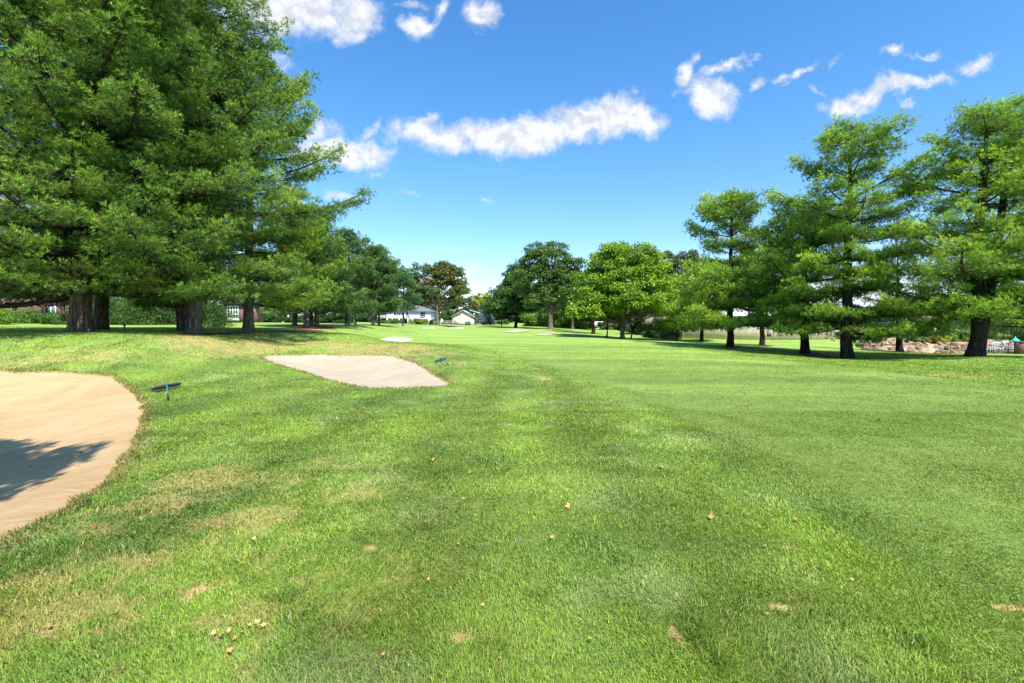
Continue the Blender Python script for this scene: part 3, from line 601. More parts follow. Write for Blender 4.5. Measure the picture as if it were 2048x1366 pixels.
    hz=N.new('ShaderNodeValToRGB');e_=hz.color_ramp.elements;e_[0].position=0;e_[0].color=(.78,.80,.90,1);e_[1].position=.6;e_[1].color=(.78,1.02,1.20,1)
    k=hz.color_ramp.elements.new(.14);k.color=(.88,.93,1.03,1);k=hz.color_ramp.elements.new(.33);k.color=(.86,1.0,1.12,1);L.new(sx.outputs[2],hz.inputs[0])
    tint=N.new('ShaderNodeVectorMath');tint.operation='MULTIPLY';L.new(hs.outputs[0],tint.inputs[0]);L.new(hz.outputs[0],tint.inputs[1])
    mx=N.new('ShaderNodeMix');mx.data_type='RGBA';L.new(al,mx.inputs[0]);L.new(tint.outputs[0],mx.inputs[6]);L.new(mc.outputs[2],mx.inputs[7])
    L.new(mx.outputs[2],bg.inputs[0]);L.new(bg.outputs[0],o.inputs[0])
    w.cycles.sampling_method='MANUAL';w.cycles.sample_map_resolution=512
build_world()
ld=bpy.data.lights.new('sun','SUN');ld.energy=5.0;ld.angle=math.radians(.55);ld.color=(1,.955,.88)
from mathutils import Vector
lo=link('sun',ld);lo.rotation_euler=Vector(tuple(SUN)).to_track_quat('Z','Y').to_euler()
cd=bpy.data.cameras.new('camera');cam=link('camera',cd);cam.location=(0,0,EYE);cam.rotation_euler=(math.pi/2,0,0)
cd.lens=F/2048*36;cd.sensor_width=36;cd.shift_y=-(683-HY)/2048;cd.clip_end=6000;cd.clip_start=.05;scene.camera=cam
vs=scene.view_settings;vs.view_transform='Standard';vs.look='None';vs.exposure=EXPOSURE;vs.gamma=1;vs.use_curve_mapping=False
scene.render.resolution_x=1024;scene.render.resolution_y=683
scene.cycles.max_bounces=6;scene.cycles.transparent_max_bounces=4;scene.cycles.diffuse_bounces=3;scene.cycles.transmission_bounces=3;scene.cycles.glossy_bounces=2
# ------------------------------------------------------------------ ground and sand
build_ground()
S1=sandmat('warm_sand',(.51,.335,.165),(.62,.435,.235));S2=sandmat('grey_sand',(.44,.365,.255),(.51,.43,.31),.5);S3=sandmat('white_sand',(.78,.74,.64),(.85,.82,.74),.4)
build_bunker(B1,.34,S1,'large orange-tan sand bunker cut off by the left edge',(.06,.06))
build_bunker(B2,.20,S2,'pale grey-beige sand bunker in the middle distance beyond the first rake',(.06,.10))
build_bunker(B3,.05,S3,'small bright white sand bunker behind the beige one',(.1,.15))
for pl,lb in ((B4,'far sand bunker right of centre, the higher of two'),(B5,'far sand bunker right of centre, the lower of two'),(B6,'far sliver of sand bunker in front of the left pine row'),(B7,'far sand bunker left of the flag'),(B8,'far sand bunker right of the flag')):
    build_bunker(pl,0,S3 if pl is B8 or pl is B7 else S2,lb,(.2,.35),1)
build_grass()
# ------------------------------------------------------------------ pines on the left
GL='pines in the row along the left side of the fairway'
DK=dict(col=(.034,.088,.020),tipc=(.11,.225,.035))
pine('pine_tree',P(160,20),20,21,1.9,[(0,5.6),(2,6.0),(4,6.5),(7,6.6),(10,5.6),(14,4.5),(18,2.6),(21,.6)],.39,'huge dark pine at far left with the thickest trunk, brick house behind it',11,group=GL,dens=1.25,k=7,ln=.17,w=.020,forks=[(1.6,-2.6,-1.0,15,.2),(2.0,1.9,.6,16,.2),(3,-1,1.6,14,.17)],bark='bark_pine',col=(.036,.088,.018),tipc=(.165,.29,.038),inner=.40)
pine('pine_tree',P(201,24.5),24.5,19,3.2,[(0,3),(3,4.8),(9,4.6),(14,3.6),(19,.8)],.31,'pine with a slimmer grey trunk standing just right of the thickest one',12,group=GL,dens=.8,k=7,ln=.19,w=.024,**DK)
pine('pine_tree',P(388,23),23,18.5,2.0,[(0,4.2),(2,5.0),(6,4.8),(10,4.4),(14,3.4),(17,1.8),(18.5,.4)],.31,'pine with a sunlit knotty grey trunk above reddish pine straw',13,group=GL,dens=1.2,k=7,ln=.18,w=.022,bark='bark_grey',col=(.042,.105,.020),tipc=(.16,.275,.036),inner=.38)
pine('pine_tree',P(369,24.6),24.6,17,3.0,[(0,3),(3,4),(9,4),(17,.6)],.28,'pine with a shaded dark trunk pressed behind the knotty grey one',14,group=GL,dens=.7,k=6,ln=.19,w=.024,**DK)
pine('pine_tree',P(497,27),27,15.5,1.9,[(0,3.8),(2,4.3),(5,4.9),(8,4.7),(10.5,3.7),(13,2.8),(15.5,.4)],.27,'bright green pine with a lone trunk right of the knotty pine',15,group=GL,dens=1.05,k=7,ln=.20,w=.026,bark='bark_grey',col=(.055,.125,.020),tipc=(.23,.36,.040))
for i,(px,d,H,R,tr,lb) in enumerate([(589,44,10.6,3.6,.20,'leftmost of four close pine trunks in the middle of the left row'),(613,41,10.8,3.7,.21,'second and nearest of four close pine trunks in the left row'),
    (623,48,10.2,3.4,.19,'third of four close pine trunks, half hidden behind its neighbours'),(634,45,10.9,3.4,.20,'rightmost of four close pine trunks above red pine straw')]):
    pine('pine_tree',P(px,d),d,H,1.7,[(0,R*.9),(2,R),(5,R*.9),(8,R*.6),(H,.3)],tr,lb,20+i,group=GL,dens=.95,k=6,ln=.23,w=.040,bark='bark_grey',col=(.042,.098,.025),tipc=(.115,.215,.042),dz=.9,puff=.34)
for i,(px,d,H,R,tr,lb) in enumerate([(695,50,9.9,3.3,.23,'blue-green pine with a stout trunk beside the far sliver of sand'),(746,60,9.8,3.0,.2,'pine right of the stout blue-green one, thicker of a pair'),(758,62,10.0,2.9,.14,'slim-trunked pine of a pair in front of the white house deck'),
    (710,66,8.5,2.8,.2,'low shaded pine set back behind the stout blue-green pine')]):
    pine('pine_tree',P(px,d),d,H,2.2,[(0,R*.8),(2,R),(5,R*.9),(7.5,R*.62),(H,.3)],tr,lb,30+i,group=GL,dens=.85,k=6,ln=.26,w=.052,bark='bark_grey',col=(.042,.096,.027),tipc=(.105,.195,.045),dz=.9,puff=.38)
pine('pine_tree',P(806,75),75,8.4,2.7,[(0,1.5),(2.2,2.4),(4,2.6),(6,2.0),(8.4,.3)],.16,'small far pine with a bare lower trunk, last of the left row before the oak',35,group=GL,dens=.6,k=6,ln=.30,w=.065,bark='bark_grey',col=(.036,.090,.038),tipc=(.075,.16,.056),dz=.9,puff=.38)
# ------------------------------------------------------------------ centre
broad('oak_tree',P(875,112),112,15.3,[(0,0,8,7.2,5,5.2),(-2.5,0,11.5,4.0,3,3.2),(2.6,0,11,4,3,3.3),(5.2,0,6.5,3.4,3,3.0),(-5,0,6.5,3,3,3),(1,0,13.3,2,2,1.6)],.5,'rust-tinged oak right of the white house, behind the flag',40,cat='oak tree',nleaf=22000,ls=.45,col=(.060,.11,.030),col2=(.13,.17,.035),colw=(.24,(.24,.12,.03)),rc=(.8,1.5),nclump=210,limb=.3)
pine('blue_spruce',P(972,100),100,4.3,.5,[(0,1.5),(.8,1.6),(2.5,.9),(4.3,.1)],.1,'small blue-grey spruce beside the pale garage',41,cat='spruce tree',dens=1.0,k=6,ln=.20,w=.07,col=(.11,.16,.19),tipc=(.19,.25,.30),bark='bark_shaded',dz=.3)
broad('yellow_tree',P(965,175),175,11.5,[(0,0,6.5,3.6,3,4.4)],.3,'distant yellow-green tree glimpsed in the gap beside the dark cone-shaped tree',42,nleaf=5000,ls=.6,col=(.22,.28,.02),col2=(.36,.38,.03),rc=(.9,1.5),nclump=50)
broad('background_tree',P(925,165),165,9.5,[(0,0,5.3,6.5,3,3.8),(-6,0,5,4,3,3.5)],.3,'dull green distant tree rising behind the pale garage roof',43,nleaf=7000,ls=.6,rc=(1,1.6),nclump=70,col=(.045,.10,.035),col2=(.08,.15,.045),colw=(.1,(.2,.1,.03)))
broad('dark_broadleaf_tree',P(1031,82),82,10.6,[(0,0,4.4,4.9,4,3.2),(0,0,6.8,3.5,3,2.6),(0,0,8.8,1.9,2,1.9),(-1,0,3.4,5,4,2)],.3,'dark dense cone-shaped broadleaf tree right of the small blue spruce',44,nleaf=32000,ls=.34,col=(.042,.10,.024),col2=(.085,.165,.036),rc=(.7,1.2),nclump=260,limb=.2,bark='bark_shaded')
broad('dark_broadleaf_tree',P(1003,96),96,5.5,[(0,0,3.2,2.8,2.5,2.2)],.13,'small dark round tree between the blue spruce and the cone-shaped tree',45,nleaf=5000,ls=.36,col=(.035,.09,.025),col2=(.065,.14,.035),rc=(.6,.9),nclump=50,bark='bark_shaded')
broad('tall_broadleaf_tree',P(1101,74),74,13.9,[(-.8,0,10.4,3.7,3,3.2),(-2.6,0,7.5,3.7,3.4,3.6),(1.9,0,7,3.0,3,3.4),(3.3,0,9.7,1.8,1.6,2.0),(0,0,4.4,4.9,3.6,2.6),(3.6,0,5.0,1.9,2,2.6),(0,0,12.2,2.2,2,1.5)],.42,'tallest dark green tree of the centre with a thick straight trunk and gappy crown',46,nleaf=34000,ls=.30,col=(.058,.118,.028),col2=(.12,.205,.042),rc=(.6,1.15),nclump=300,limb=.25,bark='bark_grey')
broad('background_tree',P(1145,92),92,11.0,[(0,0,7,4.4,3,4.2),(2,0,3.5,5,3,2.8)],.3,'brownish shaded tree filling the gap between the tallest tree and the bright maple',47,nleaf=9000,ls=.4,col=(.05,.08,.035),col2=(.09,.13,.05),rc=(.7,1.2),nclump=80)
broad('shade_tree',P(1186,64),64,8.6,[(0,0,5.4,4.2,3,3.0),(-1.5,0,3.6,3,2.6,1.8)],.26,'shaded tree whose dark trunk stands left behind the bright maple',48,nleaf=9000,ls=.28,col=(.05,.12,.02),col2=(.09,.19,.03),rc=(.6,1.0),nclump=80,bark='bark_shaded')
broad('maple_tree',P(1245,50),50,9.9,[(.2,0,5.2,5.1,4.6,3.2),(.4,0,7.2,4.3,3.8,2.7),(-2.7,-.8,3.2,3.0,3,1.7),(3.0,-.4,3.2,2.7,3,1.6),(-1.5,.3,8.1,1.9,1.9,1.5),(-4.0,-1.2,2.9,1.5,2,1.2),(2.5,0,8,1.6,1.6,1.3),(.5,-2.5,4,3,2.4,2)],.24,'broad bright green maple with the widest round crown at centre right',49,cat='maple tree',nleaf=62000,ls=.24,col=(.10,.20,.018),col2=(.25,.39,.03),rc=(.5,1.0),nclump=430,z0=1.6,limb=.2)
broad('small_ornamental_tree',P(1213,51),51,2.9,[(0,0,2.3,1.1,1,.8)],.09,'small crooked tree under the maple, left of its trunk',50,nleaf=1500,ls=.2,rc=(.3,.5),nclump=22,bark='bark_shaded')
broad('small_ornamental_tree',P(1261,53),53,3.0,[(.5,0,2.3,1.2,1,.8)],.08,'small forked tree under the maple, right of its trunk',51,nleaf=1500,ls=.2,rc=(.3,.5),nclump=22,bark='bark_shaded')
broad('copper_tree',P(1362,68),68,12.6,[(0,0,8.6,4.0,3.6,3.8),(-2.5,0,6,3.8,3,3.5),(3,0,6,3,3,2.8)],.3,'olive-bronze round-topped tree rising behind and right of the maple',52,nleaf=20000,ls=.30,col=(.06,.085,.028),col2=(.13,.165,.055),rc=(.6,1.0),nclump=170)
# ------------------------------------------------------------------ pines on the right
GR='pines standing on the right side of the fairway'
RC=dict(col=(.045,.112,.018),tipc=(.25,.40,.045))
pine('pine_tree',P(1460,36),36,11.6,2.0,[(0,4.2),(1.9,5.0),(3.6,5.2),(5,4.2),(6.0,1.9),(6.6,2.6),(8,3.1),(9.5,2.2),(11.6,.5)],.24,'left-hand pine of the right group with a bare gap halfway up its crown',60,group=GR,dens=1.3,k=6,ln=.21,w=.033,bark='bark_shaded',**RC,dz=.95,inner=.18,puff=.34)
pine('pine_tree',P(1524,42),42,9.4,2.4,[(0,2.6),(3,3.4),(5,3.4),(8,2.6),(9.4,.5)],.20,'slender pine set back between the left-hand pine and the one on the red straw mound',61,group=GR,dens=1.1,k=6,ln=.22,w=.036,bark='bark_pine',col=(.06,.13,.025),tipc=(.13,.235,.035),dz=.95,inner=.18,puff=.34)
pine('pine_tree',P(1610,31),31,9.2,2.0,[(0,2.8),(2.5,3.8),(5,3.9),(7.5,3.0),(9.2,.6)],.25,'pine on a red straw mound, next left of the tall pointed one',62,group=GR,dens=1.3,k=6,ln=.20,w=.030,bark='bark_shaded',**RC,dz=.95,inner=.18,puff=.34)
pine('pine_tree',P(1695,27),27,12.9,1.7,[(0,2.6),(1.8,3.8),(4,3.5),(6,3.2),(7.6,3.5),(9.5,4.2),(10.6,2.7),(11.8,1.6),(12.9,.4)],.30,'tall pointed pine, its dark flared trunk nearest left of the boulders',63,group=GR,dens=1.42,k=7,ln=.18,w=.025,bark='bark_shaded',**RC,dz=.95,inner=.18,puff=.30)
pine('pine_tree',P(1800,40),40,8.3,1.9,[(0,3.4),(3,4.0),(5,3.0),(7,1.6),(8.3,.4)],.24,'dark pine in the gap behind the pointed pine and the forked one',64,group=GR,dens=.8,k=6,ln=.22,w=.036,bark='bark_shaded',col=(.045,.115,.024),tipc=(.11,.22,.03))
pine('pine_tree',P(1950,24.2),24.2,12.9,2.3,[(0,2.8),(2,3.9),(4.5,3.8),(6.5,3.5),(8,3.1),(9.6,2.6),(11.6,1.2),(12.9,.3)],.35,'massive forked pine at the right edge with a black V-shaped trunk',65,group=GR,dens=1.3,k=7,ln=.17,w=.022,bark='bark_shaded',**RC,forks=[(.25,2.3,.3,12.9,.24)],dz=.93,inner=.20,puff=.29,lean=(.4,0))
pine('pine_tree',P(2075,31),31,14.6,2.2,[(0,3.8),(3,4.6),(8,3.9),(11,2.5),(14.6,.3)],.3,'tall pine cut off by the right edge behind the forked one',66,group=GR,dens=.9,k=6,ln=.20,w=.030,bark='bark_shaded',**RC)
pine('pine_tree',P(1403,55),55,8.6,1.9,[(0,2.6),(2,3.4),(4,3.5),(6,2.6),(8.6,.4)],.2,'small pine standing against the left part of the tan building',68,group=GR,dens=1.0,k=6,ln=.25,w=.045,bark='bark_shaded',**RC,dz=.8,inner=.15,puff=.36)
pine('pine_tree',P(1352,53),53,6.6,1.5,[(0,2.4),(2,3.0),(4,2.6),(6.6,.4)],.18,'low pine at the left end of the tan building beside the maple',69,group=GR,dens=1.0,k=6,ln=.25,w=.045,bark='bark_shaded',**RC,dz=.8,inner=.15,puff=.36)
# overhanging tree beside the photographer: only its shadow reaches the near sand
SHX,SHY=-6.75,-.35
broad('overhanging_tree',SHX,SHY,12,[(.9,.9,8.5,3.0,1.7,1.6)],.25,'leafy tree beside the photographer whose shadow falls on the near sand',67,nleaf=16000,ls=.2,rc=(.35,.7),nclump=90)
# ------------------------------------------------------------------ far woods, shrubs
for i,(px,d,w,h,lb,c1,c2,kw) in enumerate([
 (60,44.0,70,30,'rounded light green shrub in front of the pergola on the left',(.08,.17,.03),(.16,.28,.05),{}),
 (28,43.6,34,18,'low grey-green shrub by the leftmost pergola post',(.06,.12,.04),(.11,.19,.06),{}),
 (105,43.2,56,26,'spreading green shrub below the arched window on the left',(.05,.13,.025),(.10,.2,.03),{}),
 (0,40,26,42,'yellow-green shrub at the extreme left edge of the photograph',(.10,.2,.02),(.2,.33,.03),{}),
 (225,47,60,70,'dark leafy shrub right of the two left-hand trunks',(.035,.085,.02),(.07,.14,.03),{}),
 (275,46,70,75,'tall pale-leaved shrub in the dark thicket at left',(.05,.11,.025),(.12,.2,.05),{}),
 (330,48,74,92,'darkest tall shrub of the thicket, left of the knotty pine',(.03,.075,.02),(.065,.13,.03),{}),
 (432,38,74,62,'dense dark bush right of the knotty pine trunk',(.03,.08,.02),(.07,.145,.03),{}),
 (540,84,60,22,'dark hedge between the lone trunk and the four close trunks',(.03,.08,.02),(.06,.12,.03),{}),
 (600,86,70,20,'dark green hedge behind the four close pine trunks',(.035,.09,.02),(.07,.14,.03),{}),
 (670,88,80,24,'shaded hedge behind the stout blue-green pine',(.03,.08,.025),(.06,.12,.035),{}),
 (778,126,54,9,'clipped olive hedge below the white house deck',(.08,.13,.035),(.13,.19,.05),{}),
 (840,132,28,12,'mound of yellowish ornamental grass beside the white house',(.18,.2,.04),(.27,.27,.06),{}),
 (866,128,14,10,'dark rounded shrub right of the ornamental grass',(.03,.07,.02),(.06,.11,.03),{}),
 (905,160,110,26,'dark belt of shrubs between the white house and the pale garage',(.035,.085,.025),(.07,.13,.035),{}),
 (1000,118,40,10,'low pale shrub beyond the small blue spruce',(.10,.15,.05),(.16,.2,.08),{}),
 (1075,98,60,30,'sunny light green shrub mass left of the tallest tree trunk',(.10,.2,.03),(.2,.33,.04),{}),
 (1125,97,52,36,'bright yellow-green shrub mass right of the tallest tree trunk',(.13,.24,.03),(.24,.38,.05),{}),
 (1165,95,40,26,'sunlit green shrub behind the shaded trunk',(.09,.18,.03),(.18,.28,.05),{}),
 (1230,92,60,20,'grey-green shrub in front of the parked white car',(.08,.14,.05),(.16,.23,.09),{}),
 (1283,70,40,22,'orange-flecked shrub right of the maple trunk',(.09,.14,.03),(.18,.22,.05),{'colw':(.25,(.35,.16,.05))}),
 (1312,62,50,24,'dark mounded shrub in the shade right of the maple',(.03,.075,.025),(.06,.12,.035),{}),
 (1340,60,32,26,'whitish-green ornamental shrub at the left end of the tan building',(.15,.22,.09),(.27,.34,.16),{}),
 (1835,49,44,16,'spiky green shrub on top of the boulder bank',(.07,.15,.03),(.16,.27,.05),{}),
 (1880,48.5,30,22,'yellow-green grassy plant on the boulder bank',(.22,.25,.02),(.36,.36,.04),{}),
 (1855,49,24,12,'straw-coloured plant left of the yellow-green one on the bank',(.2,.17,.05),(.3,.25,.08),{}),
 (1918,50,44,26,'leafy light green shrub on the bank left of the forked trunk',(.09,.18,.03),(.2,.32,.05),{}),
 (1800,60,110,40,'dark shrub mass between the pointed pine and the gazebo',(.04,.09,.025),(.08,.15,.035),{}),
 (1930,61,130,46,'dark shrub mass behind the spiky and leafy bank shrubs',(.04,.09,.025),(.08,.15,.035),{}),
 (2050,60,120,44,'dark shrub mass behind the pool chairs',(.04,.09,.025),(.08,.15,.035),{}),
 (1010,172,120,26,'distant dark hedge under the cone-shaped tree',(.04,.09,.03),(.08,.14,.045),{}),
 (1120,178,120,30,'distant hedge beyond the tallest tree trunk',(.045,.1,.03),(.09,.15,.045),{}),
 (1225,150,130,34,'distant shaded hedge beyond the bright maple',(.04,.09,.03),(.08,.14,.04),{}),
 (330,100,330,40,'far dark hedge behind the left thicket',(.03,.08,.025),(.06,.12,.035),{}),
 (730,150,140,34,'distant hedge glimpsed between the far pine trunks left of the white house',(.04,.09,.03),(.08,.14,.045),{}),
 (2008,49,34,20,'green shrub behind the pool chairs at the right edge',(.06,.14,.03),(.14,.24,.05),{}),
]):
    bush(px,d,w,h,lb,100+i,c1,c2,**kw)
for i,(px,d,w,h,lb,c1,c2) in enumerate([
 (60,75,260,105,'broad dark tree mass behind the brick house',(.03,.08,.022),(.07,.14,.03)),
 (290,80,240,90,'dark background tree behind the left thicket',(.03,.08,.022),(.065,.135,.03)),
 (560,118,180,70,'background tree beyond the hedge behind the pine row',(.03,.08,.028),(.06,.13,.04)),
 (700,150,200,60,'distant tree between the pine row and the white house',(.035,.09,.03),(.07,.14,.045)),
 (830,190,140,58,'distant tree behind the white house roof',(.04,.09,.035),(.075,.14,.05)),
 (1060,160,120,60,'distant tree behind the cone-shaped tree',(.04,.1,.03),(.08,.16,.045)),
 (1190,140,150,70,'distant shaded tree behind the bright maple',(.035,.08,.03),(.07,.13,.04)),
 (1310,110,140,90,'shaded tree behind the maple and the mounded shrub',(.035,.085,.025),(.07,.14,.035)),
 (1440,96,120,80,'background tree behind the left-hand pine of the right group',(.035,.085,.025),(.07,.14,.035)),
 (1860,70,170,80,'mid-green tree behind the gazebo roof',(.06,.12,.03),(.14,.22,.05)),
 (1990,66,190,110,'dark tree mass behind the forked pine',(.04,.09,.025),(.10,.17,.04)),
 (1130,200,260,50,'low distant tree line in the centre right',(.045,.1,.035),(.08,.15,.05)),
]):
    x=P(px,d);wm=w/F*d;H=h/F*d;zg=G(x,d)
    rr=np.random.default_rng(200+i);B=[((t-.5)*wm*.7,rr.normal(0,.6),H*rr.uniform(.5,.62),wm*.24,wm*.15+1.5,H*rr.uniform(.32,.42)) for t in np.linspace(0,1,4)]
    broad('background_tree',x,d,H,B,.3,lb,200+i,nleaf=9000,ls=.0042*d+.05,col=c1,col2=c2,rc=(H*.09,H*.17),nclump=90,limb=.25)
# ------------------------------------------------------------------ buildings
def house_A():
    d=46;x=P(60,d);e=empty('brick_house',(x,d,G(P(130,d),d)-.3),0,'red brick house with dark timber pergola behind the thickest left pine','house')
    w=MB();w.box(-13,3.6,0,4,0,3.6);w.build('wall',M['brick'],e)
    rf=MB();rf.prism([(-13.6,3.602),(4.1,3.602),(1,6.4),(-10.5,6.4)],-.5,4.5);rf.build('roof',M['brownroof'],e)
    wf=MB()
    for a in (1.55,2.0,2.45): wf.box(a-.04,a+.04,-.05,-.002,1.0,2.05)
    wf.box(1.5,2.5,-.056,-.003,.94,1.0);wf.box(1.5,2.5,-.056,-.003,2.05,2.13)
    for t in np.linspace(0,math.pi,9)[:-1]: wf.box(2+.5*math.cos(t)-.06,2+.5*math.cos(t)+.03,-.052,-.004,2.1+.35*math.sin(t),2.2+.35*math.sin(t))
    f=wf.build('window',M['white'],e);g=MB();g.box(1.55,2.45,-.02,-.001,1.0,2.3);g.build('pane',simple('window_reflection',(.12,.22,.22),.2),f)
    return e
house_A()
def pergola():
    d=43.9;x=P(80,d);e=empty('pergola',(x,d,G(x,d)-.1),0,'dark timber pergola with arched braces against the brick house','pergola')
    for a in (-2.35,.45,2.1):
        p=MB();p.box(a-.09,a+.09,-.09,.09,0,1.75);p.build('post',M['darkwood'],e)
    b=MB();b.box(-2.7,2.5,-.12,-.04,1.75,1.95);b.box(-2.7,2.5,.04,.12,1.753,1.953)
    for a in np.arange(-2.6,2.4,.42): b.box(a,a+.07,-.5,1.6,1.955,2.08)
    b.build('beam',M['darkwood'],e)
    for a,b_ in ((-2.35,.45),(.45,2.1)):
        for s0,sg in ((a,1),(b_,-1)):
            br=MB();t=np.linspace(0,math.pi/2,7);R=.62;br.tube(np.stack([s0+sg*(R-R*np.cos(t))+sg*.05,0*t,1.1+R*np.sin(t)],-1),.06,5);br.build('brace',M['darkwood'],e)
    s=MB();s.box(2.15,2.85,-.06,.06,1.45,1.55)
    for k in range(5): s.box(2.18,2.72,-.03,.03,.15+k*.24,.28+k*.24)
    s.box(2.72,2.8,-.05,.05,0,1.45);s.build('side_lattice',M['darkwood'],e)
pergola()
def house_B():
    d=72;x=P(490,d);e=empty('brick_house',(x,d,G(x,d)-.3),0,'brick house with a white gridded window glimpsed between pine trunks','house')
    w=MB();w.box(-3.2,1.6,0,2.2,0,3.1);w.build('wall',M['brick'],e)
    r=MB();r.prism([(-3.8,3.102),(2.2,3.102),(.8,5),(-2.0,5)],-.5,2.7);r.build('roof',M['greyroof'],e)
    wf=MB();x0,x1,z0,z1=-2.6,-1.0,.95,2.75
    for a in np.linspace(x0,x1,5): wf.box(a-.05,a+.05,-.08,-.002,z0,z1)
    for z in np.linspace(z0,z1,4): wf.box(x0-.05,x1+.05,-.084,-.004,z-.05,z+.05)
    wf.box(x0-.15,x1+.15,-.12,-.006,z0-.35,z0-.06)
    f=wf.build('window',M['white'],e);g=MB();g.box(x0,x1,-.03,-.001,z0,z1);g.build('pane',M['glass'],f)
    w2=MB();w2.box(.6,1.4,-.05,-.002,1.9,2.6);w2.build('window',M['white'],e)
house_B()
def house_C():
    d=142;x=P(812,d);k=d/F;g=G(x,d)-.2;e=empty('white_house',(x,d,g),0,'white two-storey house with grey hip roof and raised deck','house')
    X=lambda px:(px-812)*k;Z=lambda py:EYE+(HY-py)*k-g
    w=MB();w.box(X(818),X(861),0,9,0,Z(623));w.box(X(752),X(818)-.003,1.5,10,0,Z(622));w.build('wall',M['whitesiding'],e)
    r=MB();x0,x1,zb,zt=X(815),X(865),Z(623)+.003,Z(612);V=[(x0,-.6,zb),(x1,-.6,zb),(x1,9.6,zb),(x0,9.6,zb),(X(836),4,zt),(X(842),4,zt)]
    r.add(V,[(0,1,5,4),(2,3,4,5)],[(1,2,5),(3,0,4)]);r.quad(*[V[i] for i in (3,2,1,0)])
    r.prism([(X(750),Z(622)+.003),(X(822),Z(622)+.003),(X(806),Z(607)),(X(772),Z(604))],.9,10.4);rf=r.build('roof',M['greyroof'],e)
    c=MB();c.box(X(788),X(793),4,5.4,Z(610),Z(598));c.build('chimney',M['white'],rf)
    dk=MB();dk.box(X(758),X(818),-1.6,1.4,Z(636.5),Z(635.5));dk.box(X(758),X(818),-1.65,-1.55,Z(631)-.12,Z(631))
    for a in np.arange(X(758),X(818),.28): dk.box(a,a+.1,-1.64,-1.56,Z(635.5),Z(631)-.12)
    for px in (759,776,786,800,817): dk.box(X(px),X(px)+.25,-1.6,-1.35,0,Z(636.5)-.003)
    dk.build('deck',M['white'],e)
    st=MB()
    for i in range(8): st.box(X(822)+i*.32,X(822)+i*.32+.34,-1.3,-.1,Z(637)-i*.22-.12,Z(637)-i*.22)
    st.tube([(X(820),-1.3,Z(631)),(X(820)+2.8,-1.3,Z(631)-1.8)],.06,5);st.tube([(X(858),-1.0,Z(632)),(X(846),-1.0,Z(640))],.07,5);st.box(X(840),X(856),-1.2,-.003,Z(638),Z(637));st.box(X(840),X(856),-1.25,-1.15,Z(633.5),Z(633));st.build('stairs',M['white'],e)
    for a,b,c0,c1 in [(841,843.5,635,625),(844.5,847,635,625),(848,850.5,635,625),(786,790,631,625),(791.5,794.5,631,625),(796,799,631,625),(801,805,631,625),(810,814,634,624)]:
        yb=-.06 if a>818 else 1.44;wf=MB();wf.box(X(a)-.12,X(b)+.12,yb,yb+.05,Z(c0)-.1,Z(c1)+.1);f=wf.build('window',M['white'],e);gg=MB();gg.box(X(a),X(b),yb-.03,yb-.005,Z(c0),Z(c1));gg.build('pane',M['glass'],f)
    do=MB();do.box(X(850),X(856),-.05,-.003,0.25,Z(640));do.build('door',M['darkwood'],e)
    u=MB();u.box(X(802),X(815),1.40,1.49,.2,Z(639));u.build('patio_opening',M['glass'],e);u=MB();u.box(X(840),X(849),-.04,-.004,.2,Z(639.5));u.build('patio_opening',M['glass'],e)
house_C()
def house_D():
    d=136;x=P(930,d);k=d/F;g=G(x,d)-.2;e=empty('pale_garage',(x,d,g),0,'beige garage with pale roof behind the flag, partly hidden by the oak','garage')
    X=lambda px:(px-930)*k;Z=lambda py:EYE+(HY-py)*k-g
    w=MB();w.box(X(904),X(948),0,7,0,Z(633));w.prism([(X(904),Z(633)),(X(948),Z(633)),(X(926),Z(621))],0.0,7);w.build('wall',M['beige'],e)
    r=MB()
    for s0,s1 in ((902,926.2),(950,925.8)):
        a,b=X(s0),X(s1);zb,zt=Z(634)+.1,Z(621)+.15;V=[(a,-.5,zb),(b,-.5,zt),(b,7.5,zt),(a,7.5,zb)];V+=[(p[0],p[1],p[2]-.14) for p in V]
        r.add(V,[(0,1,2,3),(7,6,5,4),(0,4,5,1),(2,6,7,3),(0,3,7,4)])
    r.build('roof',M['metalroof'],e)
    gd=MB();gd.box(X(911),X(932),-.06,-.003,.25,Z(641));gd.build('garage_door',M['garage'],e)
    do=MB();do.box(X(940.5),X(946.5),-.07,-.004,.2,Z(640));do.build('door',M['white'],e)
    w2=MB();w2.box(X(948)+.003,X(966),2,9,0,Z(628));w2.build('side_wing_wall',M['white'],e)
    r2=MB();V=[(X(938),1,Z(619)),(X(968),1,Z(628.5)),(X(968),9.5,Z(628.5)),(X(938),9.5,Z(619))];V+=[(a,b,c-.2) for a,b,c in V];r2.add(V,[(0,1,2,3),(7,6,5,4),(0,4,5,1),(2,6,7,3),(1,5,6,2),(0,3,7,4)]);r2.build('side_wing_roof',M['metalroof'],e)
    broad('climbing_ivy',x+X(951),d+1.6,3.6,[(0,0,1.9,.55,.3,1.7)],0,'column of green ivy on the garage corner',300,cat='ivy',nleaf=900,ls=.35,rc=(.25,.4),nclump=20)
house_D()
